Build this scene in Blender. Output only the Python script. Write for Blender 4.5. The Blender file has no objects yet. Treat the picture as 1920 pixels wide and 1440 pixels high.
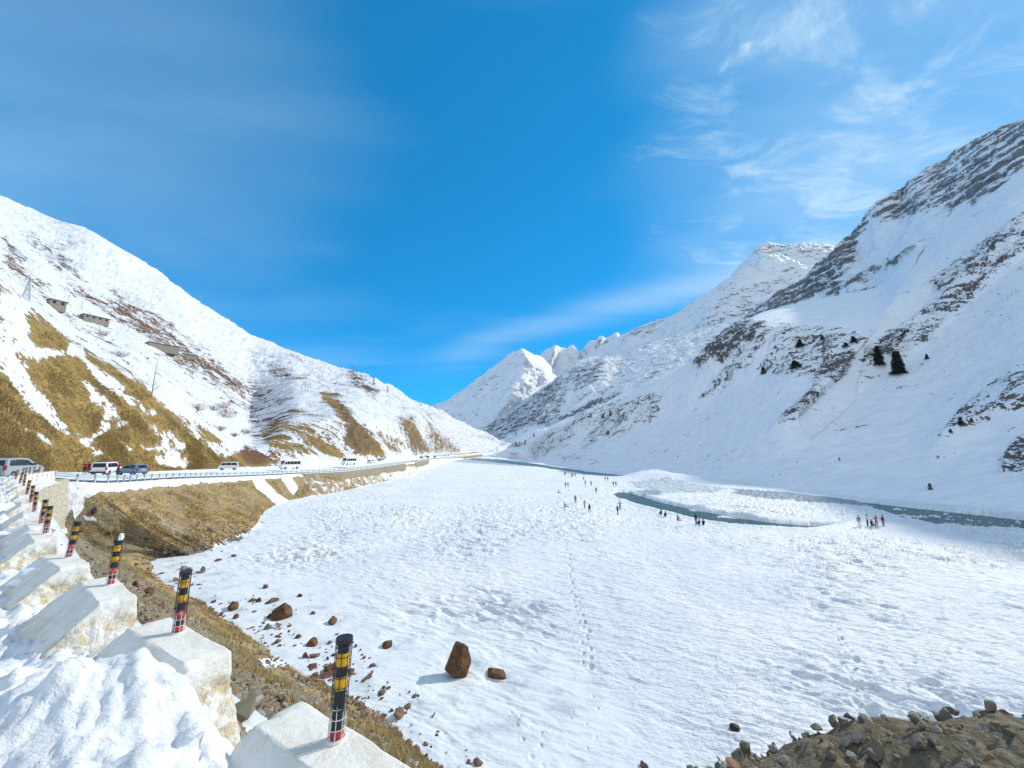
import bpy, bmesh, math, random
import numpy as np
from mathutils import Vector, Matrix
R = math.radians
rng = np.random.default_rng(7)
random.seed(7)
scene = bpy.context.scene
col = scene.collection

# ------------------------------------------------------------------ camera
F_PX, CX, CY = 720.0, 960.0, 720.0            # wide phone lens, in units of a 1920 x 1440 frame
TH = math.atan(126 / 720)                     # tilted up: horizon lies 126 units under the middle
CT, ST = math.cos(TH), math.sin(TH)
cam = bpy.data.cameras.new("Camera")
cam.sensor_width = 36; cam.lens = 36 * F_PX / 1920
cam.clip_start = 0.05; cam.clip_end = 40000
camo = bpy.data.objects.new("Camera", cam)
camo.location = (0, 0, 0); camo.rotation_euler = (R(90) + TH, 0, 0)
col.objects.link(camo); scene.camera = camo

# ------------------------------------------------------------------ light
SUN_AZ, SUN_EL = R(62), R(33.3)                 # azimuth clockwise from +Y
SUN_DIR = Vector((math.sin(SUN_AZ) * math.cos(SUN_EL), math.cos(SUN_AZ) * math.cos(SUN_EL), math.sin(SUN_EL)))
sl = bpy.data.lights.new("Sun", 'SUN'); sl.energy = 2.9; sl.angle = R(0.53); sl.color = (1.0, 0.93, 0.82)
slo = bpy.data.objects.new("Sun", sl); slo.rotation_euler = SUN_DIR.to_track_quat('Z', 'Y').to_euler()
slo.location = (200, 100, 400); col.objects.link(slo)
scene.view_settings.view_transform = 'Standard'; scene.view_settings.look = 'None'
scene.view_settings.exposure = 0.47; scene.view_settings.gamma = 1

def build_world():
    w = bpy.data.worlds.new("World"); scene.world = w; w.use_nodes = True
    nt = w.node_tree; nt.nodes.clear()
    N = lambda t: nt.nodes.new(t); L = nt.links.new
    out = N('ShaderNodeOutputWorld'); bg = N('ShaderNodeBackground'); bg.inputs[1].default_value = 0.15
    sky = N('ShaderNodeTexSky'); sky.sky_type = 'NISHITA'; sky.sun_disc = False
    sky.sun_elevation = SUN_EL; sky.sun_rotation = SUN_AZ
    sky.altitude = 6000; sky.air_density = 0.5; sky.dust_density = 0.1; sky.ozone_density = 4.0
    gm = N('ShaderNodeGamma'); gm.inputs[1].default_value = 0.6; L(sky.outputs[0], gm.inputs[0])
    hs = N('ShaderNodeHueSaturation'); hs.inputs['Hue'].default_value = 0.488; hs.inputs['Saturation'].default_value = 2.1; hs.inputs['Value'].default_value = 2.95
    L(gm.outputs[0], hs.inputs['Color'])
    # thin high cloud: noise on a plane overhead, thicker round a few directions
    tc = N('ShaderNodeTexCoord'); sep = N('ShaderNodeSeparateXYZ'); L(tc.outputs['Generated'], sep.inputs[0])
    def M(op, a, b=0.0):
        n = N('ShaderNodeMath'); n.operation = op
        for i, v in enumerate((a, b)):
            if isinstance(v, (int, float)): n.inputs[i].default_value = v
            else: L(v, n.inputs[i])
        return n.outputs[0]
    def MR(f, a, b, lo=0., hi=1.):
        n = N('ShaderNodeMapRange'); n.interpolation_type = 'SMOOTHSTEP'; L(f, n.inputs[0])
        for i, v in enumerate((a, b, lo, hi)): n.inputs[i + 1].default_value = v
        return n.outputs[0]
    zz = M('MAXIMUM', M('ADD', sep.outputs[2], 0.06), 0.02)
    cb = N('ShaderNodeCombineXYZ'); L(M('DIVIDE', sep.outputs[0], zz), cb.inputs[0]); L(M('DIVIDE', sep.outputs[1], zz), cb.inputs[1])
    def cloud(rot, scale, sc, detail, rough, dist, lo, hi):
        mp = N('ShaderNodeMapping'); L(cb.outputs[0], mp.inputs[0]); mp.inputs['Rotation'].default_value = (0, 0, rot); mp.inputs['Scale'].default_value = scale
        t = N('ShaderNodeTexNoise'); L(mp.outputs[0], t.inputs[0]); t.inputs['Scale'].default_value = sc; t.inputs['Detail'].default_value = detail
        t.inputs['Roughness'].default_value = rough; t.inputs['Distortion'].default_value = dist
        return MR(t.outputs[0], lo, hi)
    def cone(px, py, a, b):
        d = ray(px, py); d = d / np.linalg.norm(d)
        n = N('ShaderNodeVectorMath'); n.operation = 'DOT_PRODUCT'; L(tc.outputs['Generated'], n.inputs[0]); n.inputs[1].default_value = tuple(d)
        return MR(n.outputs['Value'], math.cos(R(b)), math.cos(R(a)))
    def cl(rot, scale, sc, detail, rough, dist, lo, hi, region, pull=.34):
        mp = N('ShaderNodeMapping'); L(cb.outputs[0], mp.inputs[0]); mp.inputs['Rotation'].default_value = (0, 0, rot); mp.inputs['Scale'].default_value = scale
        q = N('ShaderNodeTexNoise'); L(mp.outputs[0], q.inputs[0]); q.inputs['Scale'].default_value = sc; q.inputs['Detail'].default_value = detail
        q.inputs['Roughness'].default_value = rough; q.inputs['Distortion'].default_value = dist
        return MR(M('ADD', q.outputs[0], M('MULTIPLY', M('SUBTRACT', region, 1.0), pull)), lo, hi)
    wisp = M('ADD', M('MULTIPLY', cl(R(25), (1.0, 1.8, 1), 3.2, 11, .66, .7, .43, .74, cone(1680, 150, 5, 36)), .60), M('MULTIPLY', cl(R(60), (1.5, 1, 1), 5.5, 10, .72, 1.0, .52, .76, cone(1445, 55, 1, 14), .4), .55))
    veil = M('MULTIPLY', cl(R(20), (.5, 1.1, 1), 1.0, 4, .5, .2, .22, .78, cone(1950, 60, 4, 46)), .62)
    band = M('MULTIPLY', cl(R(-62), (.16, 1.0, 1), .62, 7, .56, .5, .40, .70, M('MULTIPLY', MR(sep.outputs[2], .42, .16), MR(sep.outputs[0], -.42, .1))), .50)
    left = M('MULTIPLY', cl(R(-30), (.35, 1.2, 1), .9, 5, .5, .4, .22, .72, cone(-80, 260, 4, 46)), .30)
    d1 = ray(600, 712); d2 = ray(1450, 505); nn_ = np.cross(d1, d2); nn_ /= np.linalg.norm(nn_)
    vd = N('ShaderNodeVectorMath'); vd.operation = 'DOT_PRODUCT'; L(tc.outputs['Generated'], vd.inputs[0]); vd.inputs[1].default_value = tuple(nn_)
    streak = M('MULTIPLY', MR(M('ABSOLUTE', vd.outputs['Value']), .085, .0), MR(sep.outputs[0], -.35, -.05))
    streak = M('MULTIPLY', cl(R(-62), (.10, .9, 1), .8, 7, .55, .4, .22, .62, streak, .25), M('MULTIPLY', streak, .55))
    band = M('ADD', band, streak)
    fill_veil = M('ADD', M('MULTIPLY', MR(sep.outputs[1], .25, -.35), .85), M('MULTIPLY', MR(sep.outputs[2], .80, .97), .6))     # added cloud veil behind and overhead, out of view, to whiten the fill light
    fac = M('MINIMUM', M('ADD', M('ADD', wisp, veil), M('ADD', band, left)), .9)
    mx = N('ShaderNodeMix'); mx.data_type = 'RGBA'; L(fac, mx.inputs[0]); L(hs.outputs[0], mx.inputs[6]); mx.inputs[7].default_value = (2.75, 3.9, 4.9, 1)
    m2 = N('ShaderNodeMix'); m2.data_type = 'RGBA'; L(M('MINIMUM', fill_veil, .92), m2.inputs[0]); L(mx.outputs[2], m2.inputs[6]); m2.inputs[7].default_value = (3.55, 4.0, 4.45, 1)
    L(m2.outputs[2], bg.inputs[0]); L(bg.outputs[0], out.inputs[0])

# ------------------------------------------------------------------ pixel frame <-> place
def ray(px, py):
    u = (np.asarray(px, float) - CX) / F_PX; v = (CY - np.asarray(py, float)) / F_PX
    return np.stack([u, CT - v * ST, ST + v * CT], -1)
def at(px, py, D): return ray(px, py) * np.asarray(D, float)[..., None]
def on_z(px, py, z):
    r = ray(px, py); return r * (z / r[..., 2])[..., None]
def proj(P):
    P = np.asarray(P, float); d = P[..., 1] * CT + P[..., 2] * ST
    v = (-P[..., 1] * ST + P[..., 2] * CT) / d
    return CX + F_PX * P[..., 0] / d, CY - F_PX * v, d
LAKE = -12.0
build_world()

# ------------------------------------------------------------------ noise
_g = np.random.default_rng(3)
_perm = np.concatenate([_g.permutation(256)] * 2)
_grad = _g.normal(size=(256, 3)); _grad /= np.linalg.norm(_grad, axis=1)[:, None]
def perlin(P):
    P = np.asarray(P, float); i = np.floor(P).astype(np.int64); f = P - i; i &= 255
    u = f * f * f * (f * (f * 6 - 15) + 10); r = 0
    for dx in (0, 1):
        wx = u[..., 0] if dx else 1 - u[..., 0]
        for dy in (0, 1):
            wy = u[..., 1] if dy else 1 - u[..., 1]
            for dz in (0, 1):
                wz = u[..., 2] if dz else 1 - u[..., 2]
                h = _perm[(_perm[(_perm[(i[..., 0] + dx) & 255] + i[..., 1] + dy) & 255] + i[..., 2] + dz) & 255]
                g = _grad[h]
                r = r + wx * wy * wz * (g[..., 0] * (f[..., 0] - dx) + g[..., 1] * (f[..., 1] - dy) + g[..., 2] * (f[..., 2] - dz))
    return r * 1.6
def fbm(P, scale, octv=5, gain=0.5, ridged=False):
    P = np.asarray(P, float) / scale + 17.3; a = 1; s = 0; n = 0
    for o in range(octv):
        q = perlin(P)
        if ridged: q = 1 - 2 * np.abs(q)
        s = s + a * q; n += a; a *= gain; P = P * 2.03 + 11.7
    return s / n
def smooth(a, b, x):
    t = np.clip((x - a) / (b - a), 0, 1); return t * t * (3 - 2 * t)
def sd_poly(px, py, poly):
    """signed distance, positive inside"""
    poly = np.asarray(poly, float); d = np.full(px.shape, 1e9); ins = np.zeros(px.shape, bool)
    for k in range(len(poly)):
        a = poly[k]; b = poly[(k + 1) % len(poly)]; e = b - a
        t = np.clip(((px - a[0]) * e[0] + (py - a[1]) * e[1]) / (e @ e + 1e-9), 0, 1)
        d = np.minimum(d, np.hypot(px - a[0] - t * e[0], py - a[1] - t * e[1]))
        c = (a[1] > py) != (b[1] > py)
        ins ^= c & (px < (b[0] - a[0]) * (py - a[1]) / (b[1] - a[1] + 1e-12) + a[0])
    return np.where(ins, d, -d)
def d_line(px, py, line):
    line = np.asarray(line, float); d = np.full(px.shape, 1e9); tt = np.zeros(px.shape)
    for k in range(len(line) - 1):
        a = line[k]; b = line[k + 1]; e = b[:2] - a[:2]
        t = np.clip(((px - a[0]) * e[0] + (py - a[1]) * e[1]) / (e @ e + 1e-9), 0, 1)
        q = np.hypot(px - a[0] - t * e[0], py - a[1] - t * e[1])
        m = q < d; d = np.where(m, q, d); tt = np.where(m, k + t, tt)
    return d, tt
def pchip(x, y, xq):
    x = np.asarray(x, float); y = np.asarray(y, float); h = np.diff(x)
    if y.ndim > 1: return np.stack([pchip(x, y[:, k], xq) for k in range(y.shape[1])], -1)
    dl = np.diff(y) / h; m = np.zeros_like(y)
    s = np.sign(dl[:-1]) * np.sign(dl[1:]) > 0
    w1 = 2 * h[1:] + h[:-1]; w2 = h[1:] + 2 * h[:-1]
    m[1:-1][s] = ((w1 + w2)[s]) / ((w1 / np.where(dl[:-1] == 0, 1, dl[:-1]) + w2 / np.where(dl[1:] == 0, 1, dl[1:]))[s])
    m[0] = dl[0]; m[-1] = dl[-1]
    k = np.clip(np.searchsorted(x, xq) - 1, 0, len(h) - 1); t = np.clip((xq - x[k]) / h[k], 0, 1)
    return ((2*t**3 - 3*t**2 + 1) * y[k] + (t**3 - 2*t**2 + t) * h[k] * m[k] + (-2*t**3 + 3*t**2) * y[k+1] + (t**3 - t**2) * h[k] * m[k+1])

# ------------------------------------------------------------------ objects
def tag(o, label=None, cat=None, group=None, kind=None):
    if label: o["label"] = label
    if cat: o["category"] = cat
    if group: o["group"] = group
    if kind: o["kind"] = kind
    return o
def link(name, me, mat, parent=None):
    o = bpy.data.objects.new(name, me); col.objects.link(o)
    if mat is not None:
        for m in (mat if isinstance(mat, (list, tuple)) else [mat]): me.materials.append(m)
    if parent is not None: o.parent = parent
    return o
def empty(name, loc=(0, 0, 0), rz=0):
    o = bpy.data.objects.new(name, None); col.objects.link(o); o.empty_display_size = 0.3
    o.location = loc; o.rotation_euler = (0, 0, rz); return o
def np_mesh(name, V, Fq, attrs=None, smoothed=True):
    """V (n,3), Fq (m,4 or 3) arrays"""
    me = bpy.data.meshes.new(name); V = np.asarray(V, np.float32); Fq = np.asarray(Fq, np.int32); k = Fq.shape[1]
    me.vertices.add(len(V)); me.vertices.foreach_set("co", V.ravel())
    me.loops.add(Fq.size); me.loops.foreach_set("vertex_index", Fq.ravel())
    me.polygons.add(len(Fq)); me.polygons.foreach_set("loop_start", np.arange(0, Fq.size, k, dtype=np.int32))
    me.polygons.foreach_set("use_smooth", np.full(len(Fq), smoothed))
    me.update(calc_edges=True)
    for nm, a in (attrs or {}).items():
        at_ = me.attributes.new(nm, 'FLOAT', 'POINT'); at_.data.foreach_set("value", np.asarray(a, np.float32).ravel())
    return me
def grid_faces(nr, nc):
    a = np.arange(nr * nc).reshape(nr, nc)
    return np.stack([a[:-1, :-1], a[:-1, 1:], a[1:, 1:], a[1:, :-1]], -1).reshape(-1, 4)
def grid_normals(P):
    du = np.gradient(P, axis=1); dv = np.gradient(P, axis=0); n = np.cross(du, dv)
    return n / (np.linalg.norm(n, axis=-1, keepdims=True) + 1e-9)

# ------------------------------------------------------------------ materials
class NT:
    def __init__(s, name):
        s.m = bpy.data.materials.new(name); s.m.use_nodes = True; s.t = s.m.node_tree; s.t.nodes.clear()
        s.out = s.t.nodes.new('ShaderNodeOutputMaterial'); s.b = s.t.nodes.new('ShaderNodeBsdfPrincipled')
        s.t.links.new(s.b.outputs[0], s.out.inputs[0])
        s.pos = s.t.nodes.new('ShaderNodeNewGeometry').outputs['Position']
        s.oc = s.t.nodes.new('ShaderNodeTexCoord').outputs['Object']
    def put(s, sock, v):
        if isinstance(v, bpy.types.NodeSocket): s.t.links.new(v, sock)
        elif isinstance(v, tuple) and len(v) == 3 and len(sock.default_value) == 4: sock.default_value = (*v, 1)
        else: sock.default_value = v
    def set(s, **k):
        for n_, v in k.items(): s.put(s.b.inputs[n_.replace('_', ' ')], v)
        return s
    def attr(s, name):
        n = s.t.nodes.new('ShaderNodeAttribute'); n.attribute_name = name; return n.outputs['Fac']
    def mapv(s, v, rot=(0, 0, 0), scale=(1, 1, 1)):
        n = s.t.nodes.new('ShaderNodeMapping'); s.put(n.inputs[0], v); n.inputs['Rotation'].default_value = rot; n.inputs['Scale'].default_value = scale
        return n.outputs[0]
    def noise(s, v, scale, detail=4, rough=0.55, dist=0.0, col=False):
        n = s.t.nodes.new('ShaderNodeTexNoise'); s.put(n.inputs['Vector'], v)
        n.inputs['Scale'].default_value = scale; n.inputs['Detail'].default_value = detail
        n.inputs['Roughness'].default_value = rough; n.inputs['Distortion'].default_value = dist
        return n.outputs['Color' if col else 'Fac']
    def voro(s, v, scale, feat='F1', out='Distance'):
        n = s.t.nodes.new('ShaderNodeTexVoronoi'); n.feature = feat; s.put(n.inputs['Vector'], v); n.inputs['Scale'].default_value = scale
        return n.outputs[out]
    def math(s, op, a, b=0.0, c=None):
        n = s.t.nodes.new('ShaderNodeMath'); n.operation = op; s.put(n.inputs[0], a); s.put(n.inputs[1], b)
        if c is not None: s.put(n.inputs[2], c)
        return n.outputs[0]
    def ramp(s, f, a, b, lo=0.0, hi=1.0):
        n = s.t.nodes.new('ShaderNodeMapRange'); n.interpolation_type = 'SMOOTHSTEP'; s.put(n.inputs[0], f)
        n.inputs[1].default_value = a; n.inputs[2].default_value = b; n.inputs[3].default_value = lo; n.inputs[4].default_value = hi
        return n.outputs[0]
    def mix(s, f, a, b):
        n = s.t.nodes.new('ShaderNodeMix'); n.data_type = 'RGBA'; s.put(n.inputs[0], f); s.put(n.inputs[6], a); s.put(n.inputs[7], b)
        return n.outputs[2]
    def bump(s, h, dist, strength=1.0, nrm=None):
        n = s.t.nodes.new('ShaderNodeBump'); s.put(n.inputs['Height'], h); n.inputs['Distance'].default_value = dist; n.inputs['Strength'].default_value = strength
        if nrm is not None: s.put(n.inputs['Normal'], nrm)
        return n.outputs[0]
def plain(name, c, rough=0.5, metal=0.0, var=0.12, scale=8.0):
    """simple material with a little wear"""
    m = NT(name); n = m.noise(m.oc, scale, 5, 0.6)
    d = tuple(x * (1 - var) for x in c); l = tuple(min(1, x * (1 + var)) for x in c)
    m.set(Base_Color=m.mix(n, d, l), Roughness=m.ramp(n, 0.2, 0.8, max(0, rough - .08), min(1, rough + .08)), Metallic=metal)
    return m.m
SNOW = (0.88, 0.90, 0.93)

def mat_terrain(name, axis_rot, stretch, base, streak, fine, bare1, bare2, bare3, bump_d, s1=(.74, .78, .83), s2=(.84, .86, .89), rk1=(.045, .045, .05), rk2=(.17, .165, .165)):
    """snow with bare ground where the 'bare' attribute plus stretched noise says so; 'rock' picks grey rock for it"""
    m = NT(name)
    v = m.mapv(m.pos, axis_rot, stretch)
    n1 = m.noise(v, base, 6, 0.62, 0.4); n2 = m.noise(v, streak, 5, 0.65); n3 = m.noise(m.pos, fine, 4, 0.6)
    nn = m.math('ADD', m.math('MULTIPLY', n1, 0.34), m.math('ADD', m.math('MULTIPLY', n2, 0.38), m.math('MULTIPLY', n3, 0.28)))
    f = m.math('ADD', m.attr('bare'), m.math('MULTIPLY', m.math('SUBTRACT', nn, 0.5), 4.2))
    f = m.ramp(f, 0.47, 0.56)
    c = m.mix(m.ramp(n3, .3, .7), bare1, bare2)
    c = m.mix(m.ramp(n2, .42, .62), c, bare3)
    rk = m.mix(m.ramp(n2, .35, .65), rk1, rk2)
    rk = m.mix(m.ramp(n3, .5, .8), rk, (.13, .105, .08))
    c = m.mix(m.math('MULTIPLY', m.attr('brush'), .85), c, m.mix(n3, (.085, .045, .035), (.19, .10, .06)))
    c = m.mix(m.attr('rock'), c, rk)
    sn = m.mix(m.ramp(n2, .35, .65), s1, s2)
    h = m.math('ADD', m.math('MULTIPLY', n1, 1.0), m.math('ADD', m.math('MULTIPLY', n2, 0.5), m.math('MULTIPLY', f, m.math('MULTIPLY', n3, 0.9))))
    m.set(Base_Color=m.mix(f, sn, c), Roughness=m.math('ADD', 0.55, m.math('MULTIPLY', f, 0.35)), Normal=m.bump(h, bump_d, 0.8))
    m.b.inputs['Specular IOR Level'].default_value = 0.1
    return m.m

# ------------------------------------------------------------------ lofted slopes
def rail_xy(rail, xs):
    r = np.asarray(rail, float); return pchip(r[:, 0], r[:, 1], xs), np.exp(pchip(r[:, 0], np.log(r[:, 2]), xs))
def loft(xs, rails, rows):
    Y = []; Dl = []
    for r in rails:
        y, d = rail_xy(r, xs); Y.append(y); Dl.append(np.log(d))
    Y = np.array(Y); Dl = np.array(Dl); t = np.concatenate([np.linspace(k, k + 1, n, endpoint=False) for k, n in enumerate(rows)] + [[len(rows)]])
    k = np.clip(t.astype(int), 0, len(rails) - 2); w = (t - k)[:, None]
    # monotone cubic along each column
    yy = np.empty((len(t), len(xs))); dd = np.empty_like(yy); kk = np.arange(len(rails), dtype=float)
    def tang(A):
        m = np.zeros_like(A); d = np.diff(A, axis=0)
        m[1:-1] = np.where(d[:-1] * d[1:] > 0, 2 * d[:-1] * d[1:] / (d[:-1] + d[1:] + 1e-12), 0); m[0] = d[0]; m[-1] = d[-1]; return m
    for A, o in ((Y, yy), (Dl, dd)):
        m = tang(A)
        o[:] = ((2*w**3 - 3*w**2 + 1) * A[k] + (w**3 - 2*w**2 + w) * m[k] + (-2*w**3 + 3*w**2) * A[k+1] + (w**3 - w**2) * m[k+1])
    return np.broadcast_to(xs, yy.shape).copy(), yy, np.exp(dd), np.broadcast_to(t[:, None], yy.shape)
def slope_obj(name, P, attrs, mat):
    me = np_mesh(name, P.reshape(-1, 3), grid_faces(*P.shape[:2]), {k: v.ravel() for k, v in attrs.items()})
    o = link(name, me, mat); o["kind"] = "structure"; return o
def spur(px, py, D, lines):
    for line, amp, wl, wr in lines:
        q, tt = d_line(px, py, line)
        # side of the line decides the width
        ln = np.asarray(line, float); k = np.clip(tt.astype(int), 0, len(ln) - 2); e = (ln[1:] - ln[:-1])[k]
        side = e[..., 0] * (py - ln[k][..., 1]) - e[..., 1] * (px - ln[k][..., 0])
        w = np.where(side > 0, wl, wr)
        D = D * (1 - amp * np.clip(1 - q / w, 0, 1) * (1 - .999 * smooth(.55, 1.0, tt / (len(ln) - 1))))
    return D
FIELD = {}
# ================================================================== SETTING
# ---- left hillside -------------------------------------------------
HILL_BASE = [(-900,925,30),(-300,912,38),(0,893,46),(100,890,56),(200,887,68),(300,885,82),(425,880,102),(540,875,128),(650,867,158),(760,860,225),(850,853.5,620),(905,849,1000),(945,846.3,1100),(975,845.8,1200)]
def left_hillside():
    xs = np.concatenate([np.arange(-900, -60, 14.), np.arange(-60, 975, 1.7)])
    crest = [(-900,330,62),(-300,380,74),(0,535,78),(60,588,82),(150,652,90),(220,692,93),(290,747,96),(350,787,104),(430,835,116),(470,846,124),(560,800,158),(650,780,192),(760,800,262),(850,820,660),(905,832,1020),(945,840,1120),(975,843,1220)]
    terr = [(-900,250,120),(-300,330,160),(0,500,190),(150,603,205),(290,662,232),(430,748,240),(470,772,245),(560,735,275),(650,735,350),(760,772,440),(850,803,760),(905,825,1050),(945,838,1140),(975,842.5,1240)]
    ridge = [(-900,130,330),(-300,235,430),(0,371,520),(50,396,540),(100,416,560),(160,433,575),(200,456,590),(300,521,640),(400,591,690),(500,646,740),(600,683,790),(660,704,815),(700,719,830),(770,756,850),(830,783,900),(870,798,980),(910,816,1090),(945,834,1160),(975,841.5,1260)]
    base0 = [(x, y + 6, d * .97) for x, y, d in HILL_BASE]
    back = [(x, y + 90, d * 1.5) for x, y, d in ridge]
    px, py, D, t = loft(xs, [base0, HILL_BASE, crest, terr, ridge, back], [4, 110, 90, 130, 14])
    D = spur(px, py, D, [([(905,385),(800,385)], 0, 9, 9)])
    P = at(px, py, D)
    n = grid_normals(P); n *= np.sign(n[..., 2:3] + 1e-9)
    flow = np.stack([P[..., 0] * .8 - P[..., 2] * .55, P[..., 1] * .25, P[..., 0] * .0 + P[..., 2] * .2], -1)
    amp = smooth(1.0, 1.12, t) * np.clip(D * .021, .3, 14) * (1 - .5 * smooth(3.6, 4, t))
    h = fbm(P * np.array([.6, 1, 1]), 55, 6, .55) * 1.0 + fbm(P, 16, 6, .6, True) * .40
    # gullies run down the slope: vary along the contour (mostly +Y), little along the fall line
    gq = np.stack([P[..., 0] * .12, P[..., 1], P[..., 2] * .12], -1)
    h = h + fbm(gq, 38, 5, .55, True) * .75 * smooth(2.2, 3.0, t)
    P = P + n * (amp * h)[..., None]
    # bare grass patches
    bare = np.zeros(px.shape)
    def blob(poly, val, w):
        nonlocal bare
        s = sd_poly(px, py, poly); bare = np.maximum(bare, val * smooth(-w, w, s))
    def unblob(poly, val, w):
        nonlocal bare
        s = sd_poly(px, py, poly); bare = bare * (1 - val * smooth(-w * 1.3, w * .5, s))
    blob([(-900,340),(-10,530),(60,590),(152,655),(225,697),(290,752),(350,795),(432,842),(470,885),(420,900),(-900,960)], 1.0, 13)
    for poly in ([(-60,570),(0,622),(30,660),(70,735),(110,775),(150,815),(190,850),(180,852),(120,812),(70,772),(20,720),(-60,640)],
                 [(0,545),(50,572),(48,640),(65,655),(130,662),(60,668),(40,650),(0,618)],
                 [(130,653),(152,660),(180,700),(250,750),(288,777),(262,782),(215,742),(172,705)],
                 [(48,805),(62,810),(110,835),(125,843),(100,842)],[(268,790),(285,800),(305,830),(292,822)],[(228,695),(252,708),(246,712),(228,702)],
                 [(340,796),(405,842),(425,838),(440,842),(470,885),(456,880),(420,838),(408,848)],[(402,835),(425,850),(420,870),(405,850)],
                 [(160,720),(190,748),(220,782),(200,775),(170,745)], [(300,835),(325,855),(320,858),(300,842)],[(195,782),(240,795),(190,815),(170,825)],
                 [(292,858),(345,868),(345,873),(292,867)],[(225,828),(250,845),(240,852)],[(262,836),(288,842),(270,846)],[(310,815),(340,838),(330,832)]):
        unblob(poly, .78, 14)
    # snow mottling on the grassy face, more of it high up
    face = sd_poly(px, py, [(-900,340),(-10,530),(60,590),(152,655),(225,697),(290,752),(350,795),(432,842),(470,885),(-900,960)])
    bare -= .28 * smooth(0, 20, face) * smooth(820, 600, py)
    bare -= .3 * smooth(0, 20, face) * smooth(250, 330, px)
    # scattered streaks on the terrace and lower mountain
    sc = [([(0,455),(40,520),(120,590),(200,640),(120,600),(0,500)], .30), ([(120,540),(200,570),(260,620),(330,690),(430,755),(480,790),(420,750),(300,650),(200,600)], .34),
          ([(210,550),(300,605),(400,680),(480,745),(460,750),(370,715),(290,665),(210,590)], .33), ([(330,660),(470,745),(450,752),(330,690)], .36),
          ([(530,795),(590,800),(600,850),(540,840)], .34), ([(600,745),(632,752),(680,800),(722,852),(720,860),(662,858),(645,835),(650,800),(630,775),(604,755)], .80),
          ([(750,785),(770,790),(806,850),(780,852),(765,825)], .58), ([(560,805),(640,855),(635,862),(580,840)], .62), ([(520,780),(560,808),(570,800),(600,858),(560,850),(505,860),(480,800)], .42),
          ([(460,840),(520,868),(440,885),(420,860)], .7), ([(380,830),(450,880),(400,884)], .55), ([(790,790),(860,850),(810,850)], .4), ([(640,702),(668,712),(705,745),(700,752),(660,728)], .48),
          ([(535,668),(560,680),(562,686),(530,672)], .5), ([(500,690),(570,712),(575,720),(520,712)], .4), ([(440,700),(620,790),(860,850),(650,860),(470,830)], .2),
          ([(30,425),(110,470),(160,530),(120,520),(50,470)], .30), ([(0,440),(25,480),(60,500),(20,500),(0,470)], .36)]
    for poly, val in sc: blob(poly, val + .03, 12)
    bare += .20 * smooth(1.0, 1.4, t) * smooth(4.0, 3.2, t)
    rock = np.zeros(px.shape)
    for poly, val in (([(640,700),(670,712),(706,746),(700,752),(660,728)], .9), ([(640,745),(700,805),(690,860),(640,850)], .35), ([(0,430),(150,480),(180,540),(100,530),(0,490)], .8), ([(745,780),(810,850),(770,852)], .4)):
        rock = np.maximum(rock, val * smooth(-6, 6, sd_poly(px, py, poly)))
    # a real bite for the crag
    cr = smooth(-4, 10, sd_poly(px, py, [(632,752),(668,790),(722,852),(662,858),(648,832),(652,800)]))
    P = P + (n * ((fbm(P, 6, 4, .6, True) * 3.0) * cr)[..., None])
    m = mat_terrain('snowy_grass_slope', (0, R(38), 0), (.22, .9, .9), .11, .42, 1.3, (.25, .175, .06), (.36, .26, .10), (.21, .15, .055), .6, (.60, .64, .70), (.73, .75, .78))
    FIELD['hill'] = (px, py, P); FIELD['hillbare'] = bare
    brush = np.maximum(smooth(1.15, 1.5, t) * (1 - .75 * smooth(-6, 8, sd_poly(px, py, [(590,740),(870,790),(860,870),(560,870),(480,830)]))), .08 * smooth(700, 600, py)) * (1 - smooth(-14, 4, face)); return slope_obj('hillside', P, {'bare': bare, 'rock': rock, 'brush': brush}, m)
left_hillside()

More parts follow.
